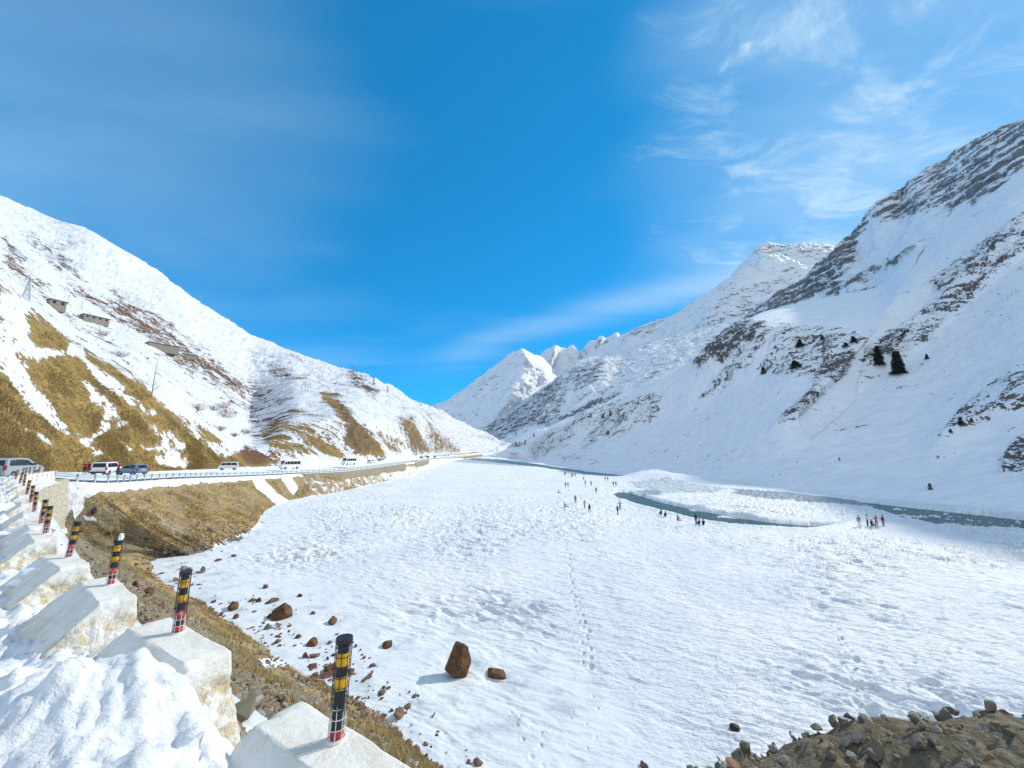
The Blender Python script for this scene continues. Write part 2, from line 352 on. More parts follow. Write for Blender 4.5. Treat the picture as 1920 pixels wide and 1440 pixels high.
# ---- right mountain ------------------------------------------------
FOOT_PX = [(955,855.5),(1000,866),(1050,873),(1100,880),(1180,890),(1300,899),(1400,911),(1500,924),(1600,935),(1700,945),(1800,955),(1920,968),(2100,992),(2500,1068),(2900,1140)]
FOOT = [(x, y, float(on_z(x, y, LAKE - .6)[1] * CT + on_z(x, y, LAKE - .6)[2] * ST)) for x, y in FOOT_PX]
def right_slope():
    xs = np.concatenate([np.arange(955, 1960, 1.7), np.arange(1960, 2900, 14.)])
    base = [(x, y + 5, d * .97) for x, y, d in FOOT]
    crest = [(955,842,830),(985,838,700),(1000,824,640),(1040,801,590),(1085,782,540),(1130,765,500),(1200,729,440),(1250,706,410),(1310,671,375),(1340,641,350),(1380,617,320),(1420,604,295),(1500,605,268),(1580,600,258),(1640,588,262),(1700,530,290),(1800,440,300),(1920,350,290),(2100,260,280),(2500,120,240),(2900,60,200)]
    low = []
    for i, (x, y, d) in enumerate(FOOT):
        yc, dc = rail_xy(crest, np.array([float(x)])); f = .16
        low.append((x, y + (yc[0] - y) * .13, float(np.exp(np.log(d) * (1 - f) + np.log(dc[0]) * f))))
    mid = [(955,848,800),(1000,845,560),(1085,830,430),(1200,805,330),(1310,770,275),(1420,715,240),(1500,690,225),(1580,690,218),(1700,665,205),(1800,620,200),(1920,560,185),(2100,500,165),(2500,420,130),(2900,400,105)]
    top = [(x, y, d) for x, y, d in crest]
    bench = [(955,841,900),(1040,799,720),(1200,727,560),(1310,669,470),(1420,592,400),(1500,568,420),(1580,553,420),(1640,540,400),(1700,490,390),(1800,410,380),(1920,320,350),(2100,220,330),(2500,80,300),(2900,20,260)]
    back = [(x, y + 60, d * 1.3) for x, y, d in bench]
    px, py, D, t = loft(xs, [base, FOOT, low, mid, top, bench, back], [4, 26, 80, 120, 46, 10])
    D0 = D.copy()
    # spurs and gullies
    D = spur(px, py, D, [([(1340,640),(1320,690),(1290,740),(1240,800)], .05, 60, 40), ([(1700,520),(1640,620),(1560,720),(1470,800),(1390,830),(1300,850)], .07, 90, 55),
                         ([(1920,420),(1800,530),(1700,620),(1600,680)], .05, 70, 45), ([(1960,720),(1840,765),(1760,820),(1700,900)], .05, 70, 50),
                         ([(1100,780),(1060,840),(1010,860)], .05, 40, 30), ([(1240,715),(1180,790),(1120,850)], .05, 40, 40)])
    D = D0 + (D - D0) * smooth(1.2, 2.6, t)
    P = at(px, py, D)
    n = grid_normals(P); n *= -np.sign(n[..., 0:1] + 1e-9)
    amp = smooth(1.0, 1.3, t) * np.clip(D * .013, .3, 5.5) * (1 - .5 * smooth(3.7, 4., t) * smooth(5, 4.2, t))
    h = fbm(P, 60, 6, .5) + .30 * fbm(P, 15, 5, .55, True)
    # bare rock
    bare = np.full(px.shape, .06); rock = np.full(px.shape, .75)
    def blob(poly, val, w=10):
        nonlocal bare
        bare = np.maximum(bare, val * smooth(-w, w, sd_poly(px, py, poly)))
    blob([(1300,690),(1318,660),(1345,630),(1400,600),(1440,598),(1430,620),(1400,650),(1360,680),(1310,692)], .56)
    blob([(1420,600),(1460,610),(1400,690),(1320,760),(1310,740),(1370,670)], .36)
    blob([(1460,600),(1600,615),(1640,640),(1560,700),(1480,720),(1420,690)], .34)
    blob([(1540,670),(1610,655),(1590,700),(1560,730),(1490,790),(1440,815),(1450,800),(1520,730)], .46)
    blob([(1620,650),(1760,560),(1840,470),(1940,400),(1950,450),(1860,520),(1740,640),(1700,680),(1620,690)], .38)
    blob([(1720,540),(1930,390),(1960,430),(1900,470),(1790,560)], .40)
    blob([(1960,680),(1870,710),(1800,760),(1760,815),(1770,825),(1830,790),(1930,770),(1960,760)], .40)
    blob([(1960,790),(1890,830),(1870,885),(1930,905),(1960,900)], .50)
    blob([(1130,765),(1240,730),(1230,790),(1130,830),(1080,850)], .36)
    blob([(1080,770),(1180,740),(1120,800),(1020,850)], .33)
    blob([(985,838),(1040,801),(1100,790),(1060,840),(1000,866)], .34)
    blob([(1040,850),(1110,860),(1180,880),(1140,885),(1050,868)], .3)
    bare += .04; bare -= .14 * smooth(2.0, 1.2, t)
    rock -= .5 * smooth(-10, 10, sd_poly(px, py, [(1440,815),(1540,670),(1500,790)]))
    h = h + 1.3 * smooth(.25, .5, bare) * fbm(P, 9, 5, .62, True)
    h = h * (1 - .75 * smooth(-20, 15, sd_poly(px, py, [(1400,612),(1500,545),(1680,530),(1680,590),(1560,612)])))
    P = P + n * (amp * h)[..., None]
    m = mat_terrain('snowy_rock_slope', (0, R(-36), 0), (.34, .95, .95), .10, .34, 1.1, (.10, .075, .055), (.16, .115, .08), (.055, .045, .04), .7)
    FIELD['right'] = (px, py, P)
    return slope_obj('mountain', P, {'bare': bare, 'rock': rock}, m)
right_slope()

RIDGE_B = [(1340,640,1250),(1385,603,1180),(1410,590,1120),(1440,563,1060),(1480,546,1000),(1530,511,930),(1560,481,880),(1578,463,850),(1600,441,815),(1630,402,770),(1660,376,730),(1700,358,790),(1712,346,785),(1740,320,770),(1780,301,730),(1800,286,710),(1850,260,640),(1920,231,550),(1950,208,515),(1985,165,488),(2050,112,455),(2200,50,400),(2500,-50,330),(2900,-120,270)]
def rock_ridge():
    xs = np.concatenate([np.arange(1340, 1960, 1.7), np.arange(1960, 2900, 14.)])
    low = [(1340,720,900),(1410,660,760),(1500,640,640),(1640,610,540),(1700,570,500),(1800,480,440),(1920,390,400),(2100,300,370),(2500,170,300),(2900,100,250)]
    mid = [(1340,660,1100),(1410,622,960),(1500,590,860),(1600,530,740),(1700,450,610),(1800,375,530),(1920,300,460),(2100,200,420),(2500,90,315),(2900,10,260)]
    back = [(x, y + 100, d * 1.5) for x, y, d in RIDGE_B]
    px, py, D, t = loft(xs, [low, mid, RIDGE_B, back], [90, 150, 12])
    D = spur(px, py, D, [([(1578,463),(1600,520),(1610,600)], .04, 50, 25), ([(1712,346),(1740,420),(1700,500),(1650,560)], .03, 60, 60)])
    P = at(px, py, D); n = grid_normals(P); n *= -np.sign(n[..., 0:1] + 1e-9)
    q = P @ np.array([[.3, 0, 0], [0, .3, 0], [0, 0, 1]]) + np.stack([0 * D, 0 * D, P[..., 0] * -.25], -1)
    h = fbm(q, 34, 7, .64, True) * 1.1 + .5 * fbm(P, 70, 4)
    bare = np.full(px.shape, .18); rock = np.ones(px.shape)
    def blob(poly, val, w=12):
        nonlocal bare
        bare = np.maximum(bare, val * smooth(-w, w, sd_poly(px, py, poly)))
    blob([(1360,640),(1410,585),(1480,540),(1560,478),(1580,455),(1600,435),(1660,370),(1640,420),(1590,520),(1590,560),(1560,560),(1480,585),(1420,610)], .46)
    blob([(1620,400),(1712,335),(1800,275),(1960,210),(1960,330),(1850,380),(1760,400),(1680,430)], .38)
    blob([(1700,355),(1960,240),(1960,330),(1800,380)], .42)
    blob([(1590,530),(1640,500),(1720,460),(1740,450),(1730,480),(1650,520),(1600,560)], .42)
    blob([(1590,560),(1700,510),(1660,550),(1610,585)], .5)
    blob([(1930,290),(1980,290),(1980,340),(1780,400),(1760,390)], .42)
    # strata: ledges that hold snow, risers that stay bare
    st = (P[..., 2] - .34 * P[..., 0] + 16 * fbm(P, 90, 4, .55)) / 15.; ph = st - np.floor(st); riser = smooth(.0, .12, ph) * smooth(.52, .34, ph)
    st2 = (P[..., 2] - .34 * P[..., 0] + 8 * fbm(P, 40, 4, .55)) / 5.2; ph2 = st2 - np.floor(st2)
    rg = smooth(.15, .45, bare)
    h = h + rg * (.9 * np.where(ph < .4, ph / .4, (1 - ph) / .6) + .35 * np.where(ph2 < .4, ph2 / .4, (1 - ph2) / .6))
    bare = bare + rg * (.34 * (riser - .4) + .16 * (smooth(.5, .2, ph2) - .4))
    bare *= smooth(1.99, 1.93, t) * .35 + .65
    bare += .12 * fbm(q, 40, 3)
    P = P + n * (np.clip(D * .012, 2, 10) * h * (1 - .35 * smooth(1.8, 2, t)))[..., None]
    m = mat_terrain('snowy_cliff', (0, R(-16), 0), (.25, .55, 1.1), .06, .22, .8, (.10, .085, .07), (.15, .12, .095), (.06, .055, .055), 1.6, rk1=(.085, .09, .10), rk2=(.25, .245, .245))
    return slope_obj('rocky_ridge', P, {'bare': bare, 'rock': rock}, m)
rock_ridge()

def far_range(name, xs, rails, rows, spurs, dens, seed, relief, bands=(), rot=-30):
    px, py, D, t = loft(xs, rails, rows)
    D = spur(px, py, D, spurs)
    P = at(px, py, D); n = grid_normals(P); n *= -np.sign(n[..., 1:2] + 1e-9)
    Q = P + seed * 1000.; nr = len(rows) - 1
    h = fbm(Q, relief * 8, 7, .64, True) * 1.1 + .4 * fbm(Q, relief * 26, 3) + .5 * fbm(Q * np.array([1, .35, .35]), relief * 4, 4, .5, True)
    bare = np.full(px.shape, dens)
    for poly, val in bands: bare = np.maximum(bare, val * smooth(-8, 8, sd_poly(px, py, poly)))
    st = (P[..., 2] - .2 * P[..., 0] + relief * 1.2 * fbm(Q, relief * 7, 4, .55)) / (relief * 1.5); ph = st - np.floor(st)
    h = h + .30 * np.where(ph < .35, ph / .35, (1 - ph) / .65); bare = bare + .13 * (smooth(0, .1, ph) * smooth(.45, .3, ph) - .4)
    P = P + n * (relief * h * (1 - .15 * smooth(nr - .3, nr, t)))[..., None]
    k = 100. / (relief * 9)
    m = mat_terrain(name + '_snow', (0, R(rot), 0), (.4, .8, 1.), .04 * k, .17 * k, .55 * k, (.07, .075, .08), (.12, .115, .11), (.045, .05, .055), relief * .45, rk1=(.07, .08, .095), rk2=(.21, .215, .225))
    return slope_obj(name, P, {'bare': bare, 'rock': np.ones(px.shape)}, m)
C_R = [(1000,760,4300),(1060,702,4100),(1100,672,3900),(1130,652,3750),(1150,641,3650),(1190,622,3500),(1215,611,3400),(1228,606,3350),(1250,601,3300),(1262,597,3270),(1300,571,3200),(1340,546,3120),(1365,529,3080),(1385,506,3050),(1405,484,3030),(1418,472,3020),(1430,463,3010),(1442,460,3000),(1470,464,3000),(1500,461,3000),(1540,464,3000),(1575,466,3000),(1640,480,3000)]
far_range('snow_peak', np.arange(1000, 1640, 1.6), [[(1000,850,2300),(1200,760,2200),(1400,640,2100),(1640,600,2000)], [(1000,800,3000),(1200,690,2700),(1400,560,2500),(1640,540,2500)], C_R, [(x, y + 60, d * 1.4) for x, y, d in C_R]], [70, 110, 8],
          [([(1418,472),(1440,490),(1500,510),(1560,520)], .03, 26, 18), ([(1262,597),(1280,640),(1300,700)], .03, 40, 30), ([(1365,529),(1340,580),(1300,640)], .03, 50, 50), ([(1190,622),(1160,680),(1100,740)], .04, 40, 40)], .13, 1, 24,
          [([(1400,480),(1445,455),(1580,462),(1580,500),(1480,490)], .33), ([(1360,560),(1480,500),(1560,520),(1400,600),(1280,640)], .27), ([(1210,605),(1260,595),(1240,625),(1150,650)], .34), ([(1250,640),(1340,650),(1330,700),(1220,680)], .34)])
E_R = [(880,812,2500),(905,803,2400),(940,786,2300),(985,753,2250),(1010,736,2200),(1040,716,2200),(1060,698,2200),(1085,681,2200),(1110,673,2200),(1140,668,2200),(1170,660,2200),(1200,650,2150),(1300,625,2050),(1420,600,1900)]
far_range('valley_spur', np.arange(880, 1420, 1.6), [[(880,860,1500),(1000,858,1250),(1200,800,1100),(1420,720,1000)], [(880,838,1900),(985,805,1650),(1085,752,1500),(1200,715,1400),(1420,650,1350)], E_R, [(x, y + 60, d * 1.4) for x, y, d in E_R]], [60, 110, 8],
          [([(1085,681),(1040,740),(990,800),(960,830)], .05, 35, 35), ([(1140,668),(1110,720),(1080,770)], .05, 30, 30)], .22, 2, 12,
          [([(905,803),(985,753),(1060,700),(1060,730),(1010,790),(940,835),(900,830)], .50), ([(1040,790),(1110,755),(1200,735),(1100,775),(1060,800)], .62), ([(1060,698),(1140,668),(1130,720),(1080,740)], .44), ([(960,760),(1080,700),(1050,800),(930,830)], .42)], rot=-40)
D_R = [(770,790,5200),(800,771,5200),(830,757,5200),(860,741,5200),(890,718,5150),(910,704,5100),(935,684,5100),(950,672,5050),(962,664,5000),(970,661,5000),(979,656.5,5000),(987,661,5050),(1002,668,5100),(1012,671,5200),(1030,690,5300),(1070,720,5400)]
far_range('far_peak', np.arange(770, 1070, 1.3), [[(770,860,3600),(860,856,3300),(1070,850,3000)], [(770,815,4500),(860,795,4200),(960,755,4000),(1070,780,3900)], D_R, [(x, y + 50, d * 1.4) for x, y, d in D_R]], [50, 90, 8],
          [([(978,659),(990,685),(975,715),(955,740),(915,770),(870,800)], .13, 46, 26), ([(990,670),(1020,700),(1010,730)], .05, 18, 14), ([(985,720),(950,760),(910,800)], .05, 14, 9), ([(1000,700),(985,740),(950,790)], .05, 14, 9), ([(940,684),(905,730),(860,775)], .04, 30, 18)], .16, 3, 30, [([(880,730),(975,655),(960,700),(900,760)], .26)])
D2_R = [(985,720,6600),(1000,692,6500),(1012,672,6500),(1020,661,6500),(1034,655,6500),(1042,650,6500),(1050,654,6500),(1064,656,6500),(1073,649,6500),(1078,656,6450),(1085,663,6450),(1098,654,6400),(1110,642,6350),(1116,643,6350),(1128,633,6300),(1134,637,6300),(1146,633,6300),(1156,627,6300),(1162,633,6300),(1185,642,6300),(1230,660,6300),(1280,690,6300)]
far_range('distant_peak', np.arange(985, 1280, 1.3), [[(985,850,4500),(1130,830,4300),(1280,800,4200)], [(985,760,5600),(1130,710,5300),(1280,720,5200)], D2_R, [(x, y + 50, d * 1.4) for x, y, d in D2_R]], [40, 80, 8],
          [([(1085,652),(1095,680),(1080,710)], .11, 20, 10), ([(1128,634),(1112,665),(1090,690)], .11, 22, 10), ([(1040,652),(1030,680),(1020,705)], .08, 18, 10), ([(1156,629),(1150,655),(1130,680)], .09, 16, 9)], .14, 4, 30)
F_R = [(925,851,960),(945,846,930),(960,832,900),(972,823,880),(985,815,870),(1005,808,850),(1022,804,840),(1050,801,830),(1100,800,820)]
far_range('hillock', np.arange(925, 1100, 1.6), [[(925,858,820),(1000,862,700),(1100,870,640)], [(925,854,880),(985,840,790),(1100,838,720)], F_R, [(x, y + 30, d * 1.2) for x, y, d in F_R]], [20, 40, 6], [], .05, 5, 2.0, [])
# ---- frozen lake: one sheet to the horizon, the stream cut into it ---------------------
SHORE_PX = [(860,1440),(790,1375),(700,1312),(600,1268),(480,1182),(400,1130),(330,1095),(288,1062),(300,1047),(330,1040),(370,1035),(410,1025),(450,1010),(485,994),(500,962),(545,939),(640,922),(745,898),(790,880),(850,866),(905,857)]
def lake():
    ax = np.concatenate([np.arange(-700, -40, 20.), np.arange(-40, 1960, 1.55), np.arange(1960, 2900, 20.)])
    ay = np.concatenate([[846.35, 846.8, 847.5, 848.4], np.arange(849, 1452, 0.9), np.arange(1452, 2300, 22.)])
    px, py = np.meshgrid(ax, ay)
    P = on_z(px, py, LAKE); d = P[..., 1] * CT + P[..., 2] * ST
    X, Y = P[..., 0], P[..., 1]
    wob = 2.0 * fbm(P, 9, 3)                       # ragged edges, metres
    z = np.zeros(px.shape)
    near = smooth(160, 25, d)
    # broad drifts
    z += fbm(P, 26, 3) * .22 * smooth(2000, 200, d) + fbm(P, 8, 2) * .06 * smooth(300, 60, d)
    # wind-carved ripples: long along one direction, steep on the lee side
    a = R(-28); c, s = math.cos(a), math.sin(a)
    U = X * c + Y * s; W = -X * s + Y * c
    warp = fbm(P, 2.2, 2) * .9
    q = np.stack([U * .30 + warp * .22, W + warp * .5, 0 * U], -1)
    r1 = .6 * fbm(q, .62, 3, .5) + .4 * (fbm(q + 5, .85, 2, .5, True) - .35)
    rough = smooth(-.25, .3, fbm(P, 17, 3))
    # smooth glazed ice close to the shore
    sh = on_z(*np.array(SHORE_PX, float).T, LAKE)[:, :2]
    ds, _ = d_line(X, Y, sh)
    glaze = smooth(13, 4, ds + wob * 1.2) * smooth(140, 60, d) + smooth(.15, .5, fbm(P + 50, 14, 3)) * .55 * smooth(40, 8, ds)
    glaze = np.clip(glaze, 0, 1)
    ramp = np.clip(1.3 / np.maximum(d * .0135, .25), 0, 1)           # fade what the mesh cannot carry
    z += r1 * .72 * (.30 + .85 * rough) * (1 - .8 * glaze) * ramp
    z += fbm(P, .22, 2) * .03 * (1 - .7 * glaze) * smooth(45, 18, d)
    z += fbm(P + 30, .9, 3, .6) * +.11 * np.clip(rough + .6 * smooth(28, 40, d) * smooth(90, 60, d), 0, 1.2) * (1 - .7 * glaze) * smooth(260, 60, d)
    # footprints
    def trail(line, step, size, depth, pairoff=.16):
        nonlocal z
        L = on_z(*np.array(line, float).T, LAKE)[:, :2]; seg = np.linalg.norm(np.diff(L, axis=0), axis=1); cs = np.r_[0, np.cumsum(seg)]
        k = 0
        for sd in np.arange(0, cs[-1], step):
            p = np.array([np.interp(sd, cs, L[:, 0]), np.interp(sd, cs, L[:, 1])]); q2 = np.array([np.interp(sd + .3, cs, L[:, 0]), np.interp(sd + .3, cs, L[:, 1])])
            e = (q2 - p) / (np.linalg.norm(q2 - p) + 1e-6); nrm = np.array([-e[1], e[0]]); p = p + nrm * (pairoff if k % 2 else -pairoff) + rng.normal(0, .11, 2); k += 1; dp = depth * rng.uniform(.35, 1.2); sz_ = size * rng.uniform(.7, 1.35)
            m = (np.abs(X - p[0]) < size * 3) & (np.abs(Y - p[1]) < size * 3)
            if not m.any(): continue
            dx = X[m] - p[0]; dy = Y[m] - p[1]; al = (dx * e[0] + dy * e[1]) / (sz_ * 1.6); ac = (dx * nrm[0] + dy * nrm[1]) / sz_
            rr = np.hypot(al, ac); z[m] += -dp * np.exp(-rr ** 3) + dp * .12 * np.exp(-((rr - 1.35) / .35) ** 2)
    trail([(1058,1005),(1066,1050),(1072,1100),(1080,1130),(1092,1165),(1102,1200),(1100,1235),(1104,1260)], .58, .12, .17)
    trail([(1560,1175),(1590,1230),(1600,1270),(1612,1310),(1632,1345),(1655,1375)], .55, .14, .18)
    trail([(1005,1400),(1040,1360),(1085,1330)], .6, .08, .06); trail([(960,1330),(1000,1390),(1010,1440)], .5, .09, .06); trail([(1100,1440),(1108,1370),(1120,1290)], .9, .07, .05)
    trail([(870,1120),(1000,1112),(1200,1105),(1330,1090)], .75, .12, .06); trail([(1640,1250),(1720,1235),(1800,1215)], .7, .16, .1)
    trail([(700,1190),(900,1195),(1060,1190)], .8, .12, .05)
    # stream channels (water lies 0.4 m under the snow)
    def chan(poly, depth, w):
        nonlocal z
        A = on_z(*np.array(poly, float).T, LAKE)
        sd = sd_poly(X, Y, A[:, :2]) + wob * w * .22 + fbm(P + 70, 2.4, 3, .6) * .5 * w
        z -= depth * smooth(-w * .5, w * .5, sd); return sd
    c1 = chan([(1147,925),(1156,920.5),(1180,921),(1200,927),(1240,939),(1300,952),(1370,965),(1440,975),(1520,981),(1560,985),(1510,990),(1440,986),(1370,981),(1310,972),(1250,957),(1200,945),(1165,934)], .75, .9)
    c2 = chan([(870,857),(940,861),(1000,868.5),(1050,875.5),(1100,882.5),(1180,891),(1240,898),(1180,897),(1100,888),(1050,880.5),(1000,873.5),(930,867),(880,862)], .9, 3)
    c3 = chan([(1610,937.5),(1700,948),(1800,958.5),(1930,972),(2100,1003),(2300,1040),(2200,1030),(2040,1010),(1900,988),(1830,986.5),(1760,981),(1690,968),(1640,953)], .75, 1.3)
    inch = smooth(-.3, .4, c3) + .8 * smooth(-.3, .4, c2); z += .55 * inch * smooth(.18, .34, fbm(np.stack([X * .6 + Y * .3, Y - X * .3, 0 * X], -1) + 33, 2.6, 4, .62)) * smooth(1500, 1700, px)
    # grey bare ice and grit
    ice = np.zeros(px.shape)
    for poly, v in (([(1380,917),(1480,923),(1600,938),(1640,950),(1560,944),(1450,936),(1370,926)], .95), ([(1170,903),(1260,902),(1370,915),(1350,925),(1230,925),(1180,915)], .55), ([(1140,893),(1250,900),(1400,915),(1380,920),(1200,905)], .35),
                    ([(860,857),(980,866),(1010,876),(930,872),(850,866)], .6), ([(1590,955),(1660,960),(1700,985),(1620,980)], .3), ([(1180,922),(1240,918),(1250,928),(1220,935)], .7), ([(880,853),(960,855),(1000,862),(900,857)], .5)):
        A = on_z(*np.array(poly, float).T, LAKE); ice = np.maximum(ice, v * smooth(-2.5, 2.5, sd_poly(X, Y, A[:, :2]) + wob * 1.4))
    for poly, v in (([(715,915),(760,930),(820,945),(880,955),(900,962),(840,958),(770,945),(725,930)], .42), ([(830,1018),(1010,1005),(1000,1012),(850,1026)], .3), ([(700,985),(860,975),(840,985)], .25)):
        A = on_z(*np.array(poly, float).T, LAKE); ice = np.maximum(ice, v * smooth(-3, 3, sd_poly(X, Y, A[:, :2]) + wob))
    ice = np.maximum(ice, .42 * np.exp(-((c1 + 1.5) / 1.1) ** 2) * (py > 930)); ice = np.maximum(ice, .35 * glaze)
    # melt hollows round the boulders
    for hx, hy, hr in ((850,1266,1.5),(525,1160,1.0),(624,1164,.9),(727,1212,.7),(437,1144,.8),(928,1266,.8),(587,1208,.6),(618,1258,.6)):
        c_ = on_z(hx, hy, LAKE); rr = np.hypot(X - c_[0], (Y - c_[1]) * .8) / hr * (1 + .5 * fbm(P + hx, .9, 3)); z += -.16 * np.exp(-rr ** 2 * 1.6)
    grit = np.zeros(px.shape)
    for poly, v in (([(1240,930),(1340,935),(1480,958),(1600,978),(1540,985),(1440,968),(1330,952),(1250,942)], .62), ([(1330,945),(1380,940),(1500,965),(1480,975)], .75), ([(1180,908),(1300,915),(1330,935),(1230,930)], .5), ([(1640,952),(1760,968),(1800,985),(1700,978)], .45)):
        A = on_z(*np.array(poly, float).T, LAKE); grit = np.maximum(grit, v * smooth(-3, 3, sd_poly(X, Y, A[:, :2]) + wob * 1.5))
    bar = on_z(1500., 955., LAKE)
    z += smooth(.2, .6, grit) * fbm(P, 2.6, 4, .6) * .22 * smooth(-.6, -1.2, -np.abs(c1) - .6)
    # raised floes and the lit drift by the mountain foot
    def mound(cx, cy, rx, ry, h):
        nonlocal z
        p = on_z(cx, cy, LAKE); z += h * np.exp(-(((X - p[0]) / rx) ** 2 + ((Y - p[1]) / ry) ** 2))
    mound(1310, 953, 3.2, 1.6, .55); mound(1400, 966, 5, 2, .5); mound(1610, 985, 7, 2.5, .35); mound(1200, 919, 5, 4, .5)
    mound(1228, 897, 12, 8, 3.3); mound(1265, 901, 15, 7, 2.7); mound(1203, 894, 9, 9, 2.9); mound(1330, 905, 14, 5, 1.0)
    # banks of snow along the near edge of the green channel
    z += .3 * np.exp(-((c1 + 1.6) / 1.0) ** 2) * smooth(1120, 1180, px) * (py > 925)
    P[..., 2] += z
    m = NT('wind_packed_snow')
    n1 = m.noise(m.pos, .6, 5, .6); n2 = m.noise(m.mapv(m.pos, (0, 0, R(28)), (.5, 1.4, 1)), 3.2, 5, .62, .3); n3 = m.noise(m.pos, 22, 3, .6); nb = m.noise(m.pos, .09, 4, .55)
    ic = m.attr('ice'); gr = m.attr('grit')
    base = m.mix(m.ramp(nb, .3, .7), (.74, .79, .85), (.86, .88, .90))
    base = m.mix(m.math('MULTIPLY', m.attr('glaze'), m.ramp(n1, .3, .75, .35, 1)), base, (.66, .71, .73))
    icf = m.ramp(m.math('ADD', ic, m.math('MULTIPLY', m.math('SUBTRACT', n1, .5), .9)), .35, .75)
    base = m.mix(icf, base, (.30, .37, .42))
    gf = m.ramp(m.math('ADD', gr, m.math('MULTIPLY', m.math('SUBTRACT', m.noise(m.mapv(m.pos, (0, 0, R(30)), (.5, 1.2, 1)), 1.3, 6, .72), .5), 2.6)), .78, .95)
    base = m.mix(gf, base, (.20, .205, .205))
    h = m.math('ADD', m.math('MULTIPLY', n2, 1.0), m.math('ADD', m.math('MULTIPLY', n3, .08), m.math('MULTIPLY', n1, .8)))
    h = m.math('MULTIPLY', h, m.ramp(m.attr('glaze'), 0, 1, 1, .25))
    m.set(Base_Color=base, Roughness=m.math('SUBTRACT', .55, m.math('MULTIPLY', icf, .25)), Normal=m.bump(h, .25, 1.0)); m.b.inputs['Specular IOR Level'].default_value = .1
    me = np_mesh('snowfield', P.reshape(-1, 3), grid_faces(*px.shape)[:, ::-1], {'ice': ice.ravel(), 'grit': grit.ravel(), 'glaze': glaze.ravel()})
    o = link('snowfield', me, m.m); o['kind'] = 'structure'; FIELD['lake'] = (px, py, P); FIELD['lakeshore'] = ds
    # water
    w = NT('glacier_water'); wn = w.noise(w.mapv(w.pos, (0, 0, R(40)), (.35, 1, 1)), 1.6, 5, .65); fl = w.noise(w.pos, 2.6, 4, .7)
    foam = w.ramp(fl, .60, .68)
    w.set(Base_Color=w.mix(foam, w.mix(wn, (.003, .046, .054), (.015, .105, .104)), (.45, .55, .55)), Roughness=w.math('ADD', .22, w.math('MULTIPLY', foam, .5)), Normal=w.bump(w.math('ADD', wn, fl), .25, .7)); w.b.inputs['IOR'].default_value = 1.33; w.b.inputs['Specular IOR Level'].default_value = .22
    V = []; 
    for x_, y_ in ((780,852.2),(1400,862),(2600,930),(2600,1120),(1900,1010),(1500,1010),(1100,960),(840,880)): V.append(on_z(x_, y_, LAKE - .42))
    me = np_mesh('river', np.array(V), np.array([[0, 1, 7, 7], ])[:0].reshape(0, 4)) if False else None
    bm = bmesh.new(); vs = [bm.verts.new(v) for v in V]; bm.faces.new(vs); bmesh.ops.recalc_face_normals(bm, faces=bm.faces); me = bpy.data.meshes.new('river'); bm.to_mesh(me); bm.free()
    o = link('river', me, w.m); o['kind'] = 'structure'
lake()
# ---- road, embankment, walls ------------------------------------------------------------
ROADZ = -2.62
# the line of parapet blocks: bends slightly, then swings to meet the guard rail
BPATH = np.array([[10.7,-4.95],[5.0,-1.28],[2.0,.67],[-1.05,2.62],[-3.17,4.0],[-5.18,5.32],[-7.18,6.62],[-9.3,8.1],[-11.3,9.62],[-13.56,11.36],[-16.07,13.3],[-19.15,15.68],[-23.9,19.35],[-26.13,21.0],[-30.32,24.2],[-36.7,29.9],[-41.5,35.2],[-44.3,38.2]])
_ar = np.r_[0, np.cumsum(np.linalg.norm(np.diff(BPATH, axis=0), axis=1))]; _ar -= _ar[3]
def bl_dir(s):
    e = pchip(_ar, BPATH, np.asarray(s, float) + .4) - pchip(_ar, BPATH, np.asarray(s, float) - .4)
    return e / np.linalg.norm(e, axis=-1, keepdims=True)
def bl(s, off=0.0):
    s = np.asarray(s, float); sc = np.clip(s, _ar[0] + .5, _ar[-1] - .5); e = bl_dir(sc)
    n = np.stack([e[..., 1], -e[..., 0]], -1)
    return pchip(_ar, BPATH, sc) + e * (s - sc)[..., None] + n * np.asarray(off, float)[..., None]
RAIL_PX = [(95,897.5,38),(150,902,40.5),(200,903,44),(260,900,52),(330,896,62),(425,893,80),(540,888,104),(640,882.5,125),(700,875.5,152),(760,867.5,188),(810,861,310),(850,856.5,560),(905,851.2,960)]
RAIL = np.array([at(*p) for p in RAIL_PX])
EDGE = [np.r_[bl(s, .25), z] for s, z in ((-14, -2.7), (-6, -2.65), (-3, -2.62), (-1.2, -2.62), (0, -2.62), (2.5, -2.62), (5, -2.62), (7.5, -2.62), (10, -2.6), (15, -2.55), (22, -2.5), (30, -2.5), (40, -2.55), (50, -2.6))] + [r + np.array([0, 0, -.15]) for r in RAIL]
SH_W = [np.array([24, 3, LAKE]), np.array([16, 11, LAKE]), np.array([10, 14, LAKE]), np.array([3.2, 15.6, LAKE])]
SH_L = [on_z(x, y, LAKE) for x, y in [(860,1440),(790,1378),(700,1315),(600,1268),(480,1185),(400,1132),(330,1098),(290,1070),(285,1055),(292,1050),(330,1042),(370,1036),(410,1026),(450,1011),(485,994),(502,963),(545,939),(640,922),(700,908),(750,897),(798,880),(850,864),(905,856)]]
SHORE = SH_W + SH_L
N_ST = len(EDGE)
